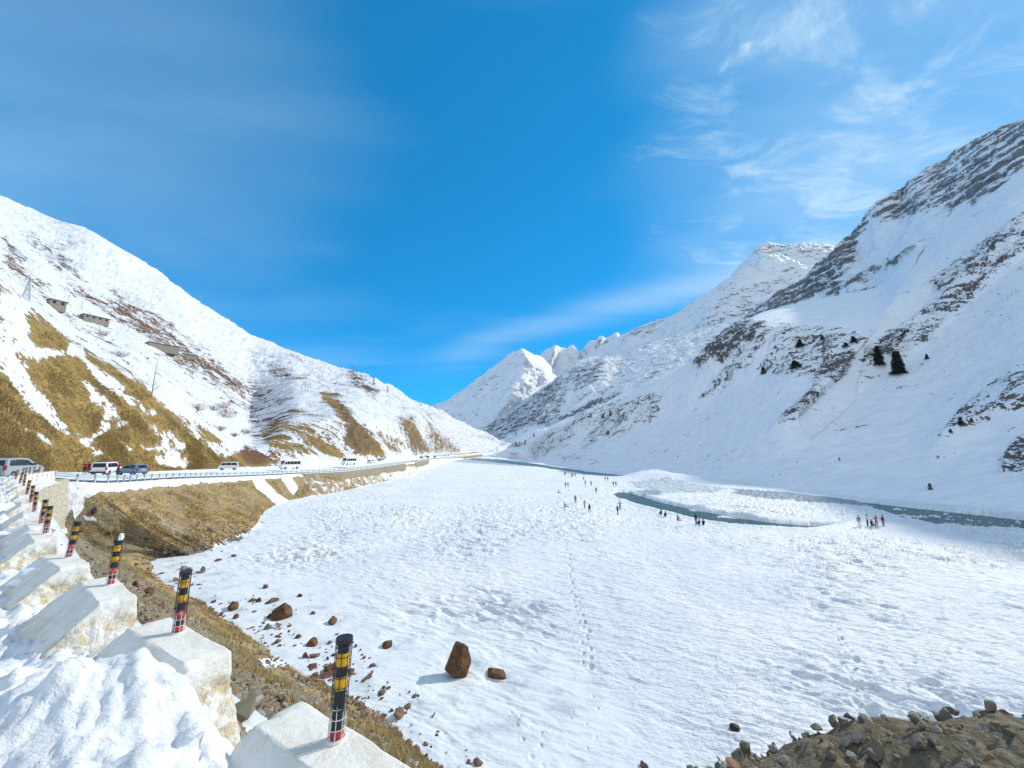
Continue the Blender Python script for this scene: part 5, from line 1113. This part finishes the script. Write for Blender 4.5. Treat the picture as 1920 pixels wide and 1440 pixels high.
M_NEED = NT('conifer_needles'); _n = M_NEED.noise(M_NEED.oc, 1.3, 3, .6); M_NEED.set(Base_Color=M_NEED.mix(_n, (.018, .032, .022), (.06, .085, .045)), Roughness=.9); M_NEED = M_NEED.m
M_DBARK = plain('conifer_bark', (.07, .05, .04), .9)
def conifer_mesh(h, w, seed, n=900, bare=.08):
    g = np.random.default_rng(seed); V = []; F = []
    for i in range(n):
        t = bare + (1 - bare) * g.uniform(0, 1) ** 1.25; a = g.uniform(0, 6.28); env = w * .5 * (1 - t) ** .8 * (.72 + .28 * math.sin(a * 3 + t * 23 + seed) * math.cos(t * 41)) + .03 * w
        r = env * g.uniform(.35, 1.0); c = np.array([r * math.cos(a), r * math.sin(a), h * t - .12 * r]); L_ = .11 * w * g.uniform(.7, 1.7) + .05
        o = np.array([math.cos(a), math.sin(a), -.35 + g.normal(0, .2)]); s = np.array([-math.sin(a), math.cos(a), g.normal(0, .35)]) * L_ * .42; k = len(V)
        V += [c - o * L_ * .5 - s * .6, c - o * L_ * .4 + s * .6, c + o * L_ * .7 + s, c + o * L_ * .9 - s * .4]; F.append((k, k + 1, k + 2, k + 3))
    return np_mesh('crown', np.array(V), np.array(F), smoothed=False)
def conifer(pos, h, w, label, group, seed, n=900, mesh=None):
    root = empty('conifer', tuple(pos)); root.rotation_euler = (0, 0, seed); link('crown', mesh or conifer_mesh(h, w, seed, n), None if mesh else M_NEED, root)
    b = bmesh.new(); tube(b, (0, 0, -.6), (0, 0, h * .9), h * .016 + .04, .02, 7); link('trunk', tri_mesh(b, 'trunk'), M_DBARK, root); return tag(root, label, 'tree', group)
for i, (x, y, hp, wp_, n, lab) in enumerate([(1649,685,40,20,1500,'tall dark fir, left one of the pair on the shaded slope'),(1685,702,46,27,1700,'broad dark fir, right one of the pair on the shaded slope'),(1737,674,11,8,400,'small grey-green fir right of the pair of tall firs'),(1803,795,15,12,300,'little fir on the snow ledge at the right edge of the slope'),(1820,793,9,8,200,'very small fir right of the little ledge fir'),(1782,808,8,8,200,'tiny fir below the little ledge fir'),
     (1573,863,6,5,150,'lone tiny fir low on the shaded slope'),(1744,917,12,10,200,'sparse little fir at the foot of the shaded slope'),(1144,779,12,8,250,'dark fir right of the sunlit patch on the middle slope'),(1232,769,9,7,200,'dark shrubby fir on the middle slope near the crags'),(1130,783,9,9,200,'squat fir among the rocks of the middle slope'),(1140,816,8,9,200,'squat fir lower on the middle slope'),(1432,700,14,14,350,'round dark shrub below the sunlit shelf'),(1492,690,14,26,400,'wide dark shrub below the sunlit shelf'),(1500,650,16,18,400,'dark shrub cluster under the edge of the sunlit shelf'),(1600,640,12,16,300,'dark shrub at the right end of the sunlit shelf'),(1585,650,9,14,250,'dark shrub just left of the shelf-end one'),(1542,635,9,12,250,'dark shrub under the middle of the sunlit shelf')]):
    p = on_field('right', x, y); d = p[1] * CT + p[2] * ST; s = d / F_PX * .97; conifer(p - np.array([0, 0, .1]), hp * s, wp_ * s, lab, 'firs and shrubs on the shaded slope', 3 + i, n)
pp = []
FIRS = [(962,838,9),(966,838.5,11),(970,838,9),(974,839,12),(978,838,10),(982,838.5,9),(986,837.5,13),(990,836,10),(994,834,14),(998,832,12),(1001,830,18),(1006,828,10),(1004,836,9),(1010,826,12),(958,839.5,7),(953,840.5,5),(968,836,8),(984,835,10),(991,838,9)]
_cm = conifer_mesh(10, 5, 77, 260); _cm.materials.append(M_NEED)
for i, (x, y, hp) in enumerate(FIRS):
    D = 780 - i * 4; q = at(x, y, D); s = hp * D / F_PX / 10; c = conifer(q, 10, 5, 'dark fir in the clump at the mouth of the far valley', 'firs at the mouth of the far valley', 100 + i, mesh=_cm); c.scale = (s, s, s)

# ---- huts, ruins, pylons ---------------------------------------------------------
M_MUD = mat_stone('hut_masonry', (.20, .17, .14), (.36, .32, .27), (.28, .25, .21), 1.6)
M_DARKW = plain('dark_opening', (.015, .014, .013), .8); M_SNOW = plain('roof_snow', (.86, .88, .91), .6, var=.04); M_SLATE = plain('grey_sheet_roof', (.16, .17, .18), .6)
def hut(pos, rz, L_, W_, H_, label, wins, roof):
    root = empty('stone_hut', tuple(pos), rz); b = bmesh.new(); box(b, -L_ / 2, L_ / 2, -W_ / 2, W_ / 2, -1.8, H_); link('wall', tri_mesh(b, 'wall'), M_MUD, root)
    b = bmesh.new(); box(b, -L_ / 2 - .35, L_ / 2 + .35, -W_ / 2 - .35, W_ / 2 + .35, H_ + .003, H_ + .28); r = link('roof', tri_mesh(b, 'roof'), M_SLATE, root)
    if roof: b = bmesh.new(); box(b, -L_ / 2 - .25, L_ / 2 + .25, -W_ / 2 - .25, W_ / 2 + .25, H_ + .283, H_ + .6); link('snow_cover', tri_mesh(b, 'snow_cover'), M_SNOW, r)
    for k in range(wins):
        x = -L_ / 2 + L_ * (k + .5) / wins; b = bmesh.new(); box(b, x - .45, x + .45, -W_ / 2 - .03, -W_ / 2 + .2, 1.0, min(H_ - .4, 2.1)); f = link('window', tri_mesh(b, 'window'), M_DARKW, root)
        b = bmesh.new(); box(b, x - .55, x + .55, -W_ / 2 - .08, -W_ / 2 + .1, .88, .995); link('sill', tri_mesh(b, 'sill'), M_MUD, f)
    b = bmesh.new(); box(b, L_ / 2 - .2, L_ / 2 + .03, -.5, .5, 0, 2.0); link('door', tri_mesh(b, 'door'), M_DARKW, root); return tag(root, label, 'hut', 'stone huts on the hillside')
def hutp(x, y): return on_field('hill', x, y)
hut(hutp(178, 603) + np.array([0, 0, .3]), R(66), 10, 5, 2.3, 'grey stone hut with dark openings on the upper snowy slope', 4, True)
hut(hutp(305, 656) + np.array([0, 0, .2]), R(60), 14, 6, 3.0, 'long low stone hut with grey roof above the tall poplar', 0, False)
hut(hutp(352, 668) + np.array([0, 0, -.2]), R(58), 9, 4, 1.6, 'low dark hut half buried right of the long low hut', 3, True)
hut(hutp(104, 577) + np.array([0, 0, .2]), R(66), 4.5, 3.5, 2.4, 'small pale hut left of the upper stone hut', 2, True)
M_STEEL = plain('pylon_steel', (.30, .32, .35), .5, .5)
def pylon(pos, h, label, t=1.0):
    root = empty('lattice_pylon', tuple(pos)); bm = bmesh.new(); w = lambda z: h * (.10 * (1 - z / h) ** 1.4 + .018)
    zs = [-2] + list(np.linspace(0, h, 10)); r = .10 * t
    cor = lambda z, k: np.array([(w(max(z, 0)) * (1, 1, -1, -1)[k]), (w(max(z, 0)) * (1, -1, -1, 1)[k]), z])
    for a, b in zip(zs[:-1], zs[1:]):
        for k in range(4):
            tube(bm, cor(a, k), cor(b, k), r, r, 4, False)
            if a >= 0: tube(bm, cor(a, k), cor(b, (k + 1) % 4), r * .6, r * .6, 4, False); tube(bm, cor(a, (k + 1) % 4), cor(b, k), r * .6, r * .6, 4, False); tube(bm, cor(a, k), cor(a, (k + 1) % 4), r * .6, r * .6, 4, False)
    link('lattice_mast', tri_mesh(bm, 'lattice_mast'), M_STEEL, root)
    for z, q in ((.70, .17), (.82, .14), (.94, .10)):
        b = bmesh.new(); a0 = np.array([-h * q, 0, h * z]); a1 = np.array([h * q, 0, h * z]); tube(b, a0, a1, r * .8, r * .8, 4); tube(b, a0, (0, 0, h * (z + .05)), r * .6, r * .6, 4); tube(b, a1, (0, 0, h * (z + .05)), r * .6, r * .6, 4); link('crossarm', tri_mesh(b, 'crossarm'), M_STEEL, root)
    return tag(root, label, 'pylon', 'power line pylons')
def pyl(x, y, hp, lab, t):
    p = on_field('hill', x, y); d = p[1] * CT + p[2] * ST; pylon(p, hp * d / F_PX, lab, t).rotation_euler = (0, 0, R(40))
pyl(48, 560, 42, 'tall pale lattice pylon on the left slope above the huts', .3)
pyl(661, 706, 24, 'largest lattice pylon on the skyline of the left ridge', 1.1)
pyl(700, 721, 16, 'middle lattice pylon on the skyline, right of the largest', 1.)
pyl(727, 734, 12, 'smallest lattice pylon on the skyline, farthest right', 1.)
pyl(677, 712, 9, 'short lattice pylon just right of the largest on the skyline', 1.)

# ---- boulders, stones, gravel -----------------------------------------------------
def mat_rock(name, a, b, c):
    m = NT(name); n1 = m.noise(m.oc, 3.2, 5, .6); n2 = m.noise(m.oc, 16, 5, .7)
    q = m.mix(m.ramp(n1, .35, .65), a, b); q = m.mix(m.ramp(n2, .5, .75), q, c); m.set(Base_Color=q, Roughness=.85, Normal=m.bump(m.math('ADD', n1, m.math('MULTIPLY', n2, .4)), .05, .8)); return m.m
M_RR = mat_rock('rusty_rock', (.07, .032, .014), (.16, .075, .026), (.27, .15, .05)); M_RG = mat_rock('grey_rock', (.14, .125, .11), (.27, .25, .22), (.36, .33, .29)); M_RD = mat_rock('dark_rock', (.025, .022, .02), (.05, .042, .04), (.08, .07, .06)); M_RM = mat_rock('maroon_rock', (.10, .04, .035), (.17, .075, .06), (.24, .14, .10))
def boulder(px, py, wp, hp, mat, lab, seed, surf='lake', cat='boulder', rot=None, group='boulders by the frozen shore'):
    p = on_field(surf, px, py); d = p[1] * CT + p[2] * ST; s = d / F_PX
    o = link('boulder', rock_mesh('boulder', (wp * s * 1.05, wp * s * .8, hp * s * 1.7), seed, 4 if wp > 18 else 3, .2), mat); o.location = (p[0], p[1], p[2] + hp * s * .13); o.rotation_euler = rot or (0, 0, seed * 1.3)
    return tag(o, lab, cat, group)
p = on_field('lake', 858, 1266); d = p[1] * CT + p[2] * ST; s = d / F_PX
bm = rock_mesh('boulder', (84 * s, 54 * s, 84 * s), 5, 5, .10, True, [(-.86, 0, .42, .42), (.92, 0, .30, .62), (-.3, -1, .25, .45), (.6, -.9, .2, .5), (.35, .2, 1, .80)]); 
o = link('boulder', bm, M_RR); o.location = (p[0], p[1], p[2] + 20 * s); o.rotation_euler = (R(-4), R(4), .25); tag(o, 'large upright rust-brown boulder with a pointed top on the snow', 'boulder', 'boulders by the frozen shore')
BL = [(928,1264,46,16,M_RR,'flat red-brown slab of rock right of the large upright boulder'),(727,1211,26,17,M_RR,'squarish rust boulder alone on the snow left of the upright boulder'),(624,1166,24,14,M_RR,'orange-brown rock in a dark melt hole'),(525,1157,42,27,M_RR,'largest of the left shore boulders, rust-brown'),(437,1141,28,20,M_RR,'dark mossy brown rock near the left grassy edge'),(484,1127,13,9,M_RM,'small round red rock left of a long one'),(509,1127,24,8,M_RM,'long low red rock right of a small round one'),(499,1101,15,8,M_RM,'pointed maroon rock farther out on the snow'),(505,1178,17,11,M_RG,'tan rock between the rust boulder and the grass'),(443,1158,12,8,M_RM,'small maroon rock below the mossy brown rock'),(560,1194,13,6,M_RM,'tiny maroon rock above the orange slab'),(587,1207,27,12,M_RR,'orange slab of rock near the grass edge'),(620,1256,30,18,M_RR,'blocky rust rock just left of the nearest marker post'),(612,1268,42,7,M_RM,'long thin red stone lying left of the nearest post'),(585,1248,22,6,M_RM,'thin red stone above the long thin one'),(572,1231,16,9,M_RM,'small red stone at the tip of the grass'),(506,1157,14,8,M_RR,'small orange rock touching the rust boulder at its left'),(562,1117,13,4,M_RD,'thin black stone out on the ice'),(1381,1368,25,13,M_RD,'lone black rock on the rippled snow near the rubble heap'),(1208,1438,22,10,M_RM,'dark red stone at the bottom edge of the photo'),(400,1128,12,6,M_RM,'small red stone by the left shore edge'),(345,1066,16,9,M_RG,'grey rock at the head of the bay'),(378,1073,18,12,M_RG,'pale rounded rock at the head of the bay'),(352,1072,12,9,M_RM,'reddish rock at the head of the bay'),(410,1050,16,5,M_RM,'flat red stone below the grassy slope'),(440,1042,12,4,M_RM,'tiny flat red stone below the grassy slope')]
for i, b in enumerate(BL): boulder(*b, seed=200 + i)
BK2 = [(768,1347,40,12,M_RM,'flat dark red slab at the lower shore edge'),(808,1370,24,14,M_RR,'rust block at the lower shore edge'),(824,1408,17,14,M_RR,'orange-red block low on the bank'),(528,1316,18,16,M_RD,'dark grey stone above the nearest concrete block'),(254,1098,14,12,M_RR,'square brown stone beside the second striped post'),(262,1108,10,7,M_RG,'pale stone below the square brown one'),(276,1112,30,11,M_RR,'leaning rusty slab beside the square brown stone'),(300,1135,14,7,M_RM,'red stone on the gravel by the third block'),(180,1075,16,9,M_RG,'grey stone at the foot of the third block'),(116,985,18,14,M_RG,'round pale stone at the foot of the stone wall'),(150,994,14,8,M_RR,'orange stone in the gully'),(205,1000,8,5,M_RD,'black stone in the gully'),(178,960,10,12,M_RD,'dark rock on the nose of the grassy slope'),(462,1380,22,10,M_RR,'orange stone on the gravel right of the second block')]
for i, b in enumerate(BK2): boulder(*b, seed=240 + i, surf='bank', group='loose stones on the bank', cat='stone')
def surf_scatter(key, n, wfun, size, mat, name, label_mat_seed, flat=.6, sink=.25):
    """many small stones joined as one uncountable layer"""
    g = np.random.default_rng(label_mat_seed); P = FIELD[key][2].reshape(-1, 3); w = np.clip(wfun().ravel(), 0, None); w = w / w.sum(); idx = g.choice(len(P), n, p=w)
    t = bmesh.new(); bmesh.ops.create_icosphere(t, subdivisions=1, radius=1); T = np.array([v.co[:] for v in t.verts]); TF = np.array([[v.index for v in f.verts] for f in t.faces]); t.free()
    c = P[idx] + g.normal(0, .04, (n, 3)); s = size(g, n, c); nT = len(T)
    V = T[None] * (1 + g.uniform(-.38, .38, (n, nT, 1))); V = V * s[:, None, None] * np.stack([g.uniform(.7, 1.5, n), g.uniform(.7, 1.3, n), g.uniform(.35, .9, n) * flat / .6], -1)[:, None]
    a = g.uniform(0, 6.28, n); ca, sa = np.cos(a)[:, None], np.sin(a)[:, None]; x = V[..., 0] * ca - V[..., 1] * sa; y = V[..., 0] * sa + V[..., 1] * ca
    tl = g.normal(0, .35, (n, 1)); V = np.stack([x, y, V[..., 2] + x * tl], -1) + c[:, None] + np.array([0, 0, 1]) * (s * (.5 - sink))[:, None, None] * .5
    F = (TF[None] + (np.arange(n) * nT)[:, None, None]).reshape(-1, 3)
    o = link(name, np_mesh(name, V.reshape(-1, 3), F, {'tone': np.repeat(g.uniform(0, 1, n), nT)}, False), mat); o['kind'] = 'stuff'; return o
def mat_gravel(f=1.0):
    m = NT('mixed_gravel'); t = m.attr('tone'); n = m.noise(m.pos, 20, 4, .6); cr = m.t.nodes.new('ShaderNodeValToRGB'); m.put(cr.inputs[0], t); e = cr.color_ramp.elements; cr.color_ramp.interpolation = 'CONSTANT'
    e[0].color = (.20 * f, .175 * f, .13 * f, 1); e[1].position = .28; e[1].color = (.30 * f, .27 * f, .21 * f, 1)
    for p_, c_ in ((.5, (.15, .12, .09)), (.66, (.22, .115, .06)), (.78, (.38, .35, .30)), (.90, (.10, .055, .04))): k = cr.color_ramp.elements.new(p_); k.color = (*(x * f for x in c_), 1)
    m.set(Base_Color=m.mix(m.ramp(n, .3, .7, 0, .35), cr.outputs[0], (.25, .22, .17)), Roughness=.9); return m.m
M_SH = mat_rock('shore_rubble', (.10, .05, .03), (.18, .11, .075), (.28, .22, .17)); M_GRAV = mat_gravel(); M_RUB = mat_gravel(.75)
K_, R_, BP_, bx, by = FIELD['bank']
near_w = lambda: smooth(55, 6, np.linalg.norm(BP_, axis=-1)) * (R_ > .15) * (R_ < 1.97) * (K_ > 1.0) * (K_ < 14) * (.25 + smooth(-.1, .4, fbm(BP_, 2.2, 3)))
surf_scatter('bank', 14000, near_w, lambda g, n, c: np.clip(g.lognormal(-3.35, .5, n), .012, .20), M_GRAV, 'gravel', 1)
surf_scatter('bank', 2600, lambda: smooth(1.70, 1.98, R_) * (R_ < 2.0) * (K_ > 2.2) * (K_ < 20) * (.15 + smooth(0, .5, fbm(BP_, 3, 3))), lambda g, n, c: np.clip(g.lognormal(-2.75, .5, n), .03, .2), M_SH, 'shore_rubble', 2)
surf_scatter('bank', 2600, lambda: (K_ > 13.9) * (K_ < 17.5) * smooth(1.5, 1.95, R_) * (R_ < 2.0) * (.1 + smooth(0, .4, fbm(BP_, 4, 3))) , lambda g, n, c: np.clip(g.lognormal(-2.5, .45, n), .04, .28), M_GRAV, 'scree', 3)
# the heap of rubble at lower right: large stones one by one, the rest as a layer
rub_w = lambda: (K_ > .7) * (K_ < 3.05) * smooth(.12, .3, R_) * smooth(1.35, 1.15, R_)
surf_scatter('bank', 9000, rub_w, lambda g, n, c: np.clip(g.lognormal(-3.75, .5, n), .008, .042), M_RUB, 'rubble', 4, 1.0, .55)
g = np.random.default_rng(9); w = rub_w().ravel() * (bx.ravel() > 1300) * (bx.ravel() < 1930) * (by.ravel() < 1500); w = w / w.sum(); ids = g.choice(len(w), 46, p=w, replace=False); Pb = BP_.reshape(-1, 3)
_mats = [M_RG, M_RD, M_RG, M_RM, M_RG, M_RR]
for i, k in enumerate(ids):
    sz = float(np.clip(g.lognormal(-2.75, .4), .035, .12)); o = link('stone', rock_mesh('stone', (sz * g.uniform(1, 1.6), sz * g.uniform(.8, 1.3), sz * g.uniform(.6, 1)), 300 + i, 3, .2), _mats[i % 6]); o.location = tuple(Pb[k] + np.array([0, 0, sz * -.38])); o.rotation_euler = (g.uniform(-.4, .4), g.uniform(-.4, .4), g.uniform(0, 6))
    tag(o, 'angular stone lying in the rubble heap at the lower right corner', 'stone', 'stones of the rubble heap')

lx, ly, LP = FIELD['lake']; _in = sd_poly(lx, ly, [(300,1052),(420,1024),(480,1000),(560,1010),(620,1150),(700,1240),(860,1370),(930,1445),(840,1445),(700,1318),(600,1272),(480,1190),(400,1136),(330,1100),(290,1072)])
surf_scatter('lake', 340, lambda: smooth(-10, 10, _in) * smooth(6.5, .3, FIELD['lakeshore']) ** 2 * (.15 + smooth(0, .4, fbm(LP, 2.5, 3))), lambda g, n, c: np.clip(g.lognormal(-2.7, .55, n), .03, .26), M_SH, 'shore_stones', 8, .6, .5)
# ---- dry grass -----------------------------------------------------------------------
def grass_layer(key, n, wfun, hfun, name, seed, width=.010):
    g = np.random.default_rng(seed); P = FIELD[key][2].reshape(-1, 3); w = np.clip(wfun().ravel(), 0, None); w /= w.sum(); nt_ = n // 7; idx = g.choice(len(P), nt_, p=w); base = np.repeat(P[idx], 7, 0); n = len(base)
    base = base + np.concatenate([g.normal(0, .07, (n, 2)), np.zeros((n, 1))], 1); h = hfun(g, n, base); a = g.uniform(0, 6.28, n); ln = g.uniform(.25, 1.1, n)
    tip = base + np.stack([np.cos(a) * h * ln * .8 + .25 * h, np.sin(a) * h * ln * .8, h * (1.05 - .35 * ln)], -1); mid = (base + tip) / 2 + np.array([0, 0, .12]) * h[:, None]
    s = np.stack([-np.sin(a), np.cos(a), 0 * a], -1) * (width * (h / .25))[:, None]
    V = np.stack([base - s, base + s, mid + s * .7, mid - s * .7, tip], 1); k = np.arange(n)[:, None] * 5
    F = np.concatenate([k + np.array([[0, 1, 2]]), k + np.array([[0, 2, 3]]), k + np.array([[3, 2, 4]])])
    m = NT(name + '_blades'); t = m.attr('tone'); m.set(Base_Color=m.mix(t, (.28, .185, .07), (.62, .48, .21)), Roughness=.8)
    o = link(name, np_mesh(name, V.reshape(-1, 3), F, {'tone': np.repeat(g.uniform(0, 1, n), 5)}, False), m.m); o['kind'] = 'stuff'; return o
snowmask = None
grass_layer('bank', 60000, lambda: smooth(1.25, 1.75, R_) * smooth(1.99, 1.9, R_) * (K_ > 3.4) * (K_ < 13) * smooth(-.05, .35, fbm(BP_ + 3, 2.6, 3)) * (FIELD['banksnow'] < .4), lambda g, n, b: g.uniform(.07, .22, n), 'dry_grass', 5)
grass_layer('bank', 45000, lambda: (K_ > 14.2) * (K_ < 22) * smooth(1.10, 1.2, R_) * smooth(1.97, 1.85, R_) * (.12 + smooth(-.1, .4, fbm(BP_ + 8, 4, 3))) * (FIELD['banksnow'] < .4), lambda g, n, b: g.uniform(.12, .32, n), 'bank_grass', 6, .018)
hpx, hpy, HP = FIELD['hill']
grass_layer('hill', 120000, lambda: smooth(0, 12, sd_poly(hpx, hpy, [(-60,560),(60,595),(150,657),(225,700),(290,757),(350,800),(430,846),(465,885),(-60,895)])) * (.1 + smooth(-.1, .4, fbm(HP, 6, 3))) * smooth(560, 840, hpy) * (FIELD['hillbare'] > .62), lambda g, n, b: g.uniform(.2, .6, n), 'hillside_grass', 7, .018)

# ---- thin mountain air ------------------------------------------------------------------
def haze():
    bm = bmesh.new(); box(bm, -9800, 9800, -3000, 11500, -24, 2050); o = link('haze', tri_mesh(bm, 'haze'), None); o['kind'] = 'stuff'
    m = bpy.data.materials.new('air'); m.use_nodes = True; t = m.node_tree; t.nodes.clear()
    out = t.nodes.new('ShaderNodeOutputMaterial'); v = t.nodes.new('ShaderNodeVolumePrincipled'); v.inputs['Color'].default_value = (.62, .82, 1, 1); v.inputs['Density'].default_value = 1.3e-5; v.inputs['Anisotropy'].default_value = .2
    t.links.new(v.outputs[0], out.inputs['Volume']); o.data.materials.append(m)
haze()
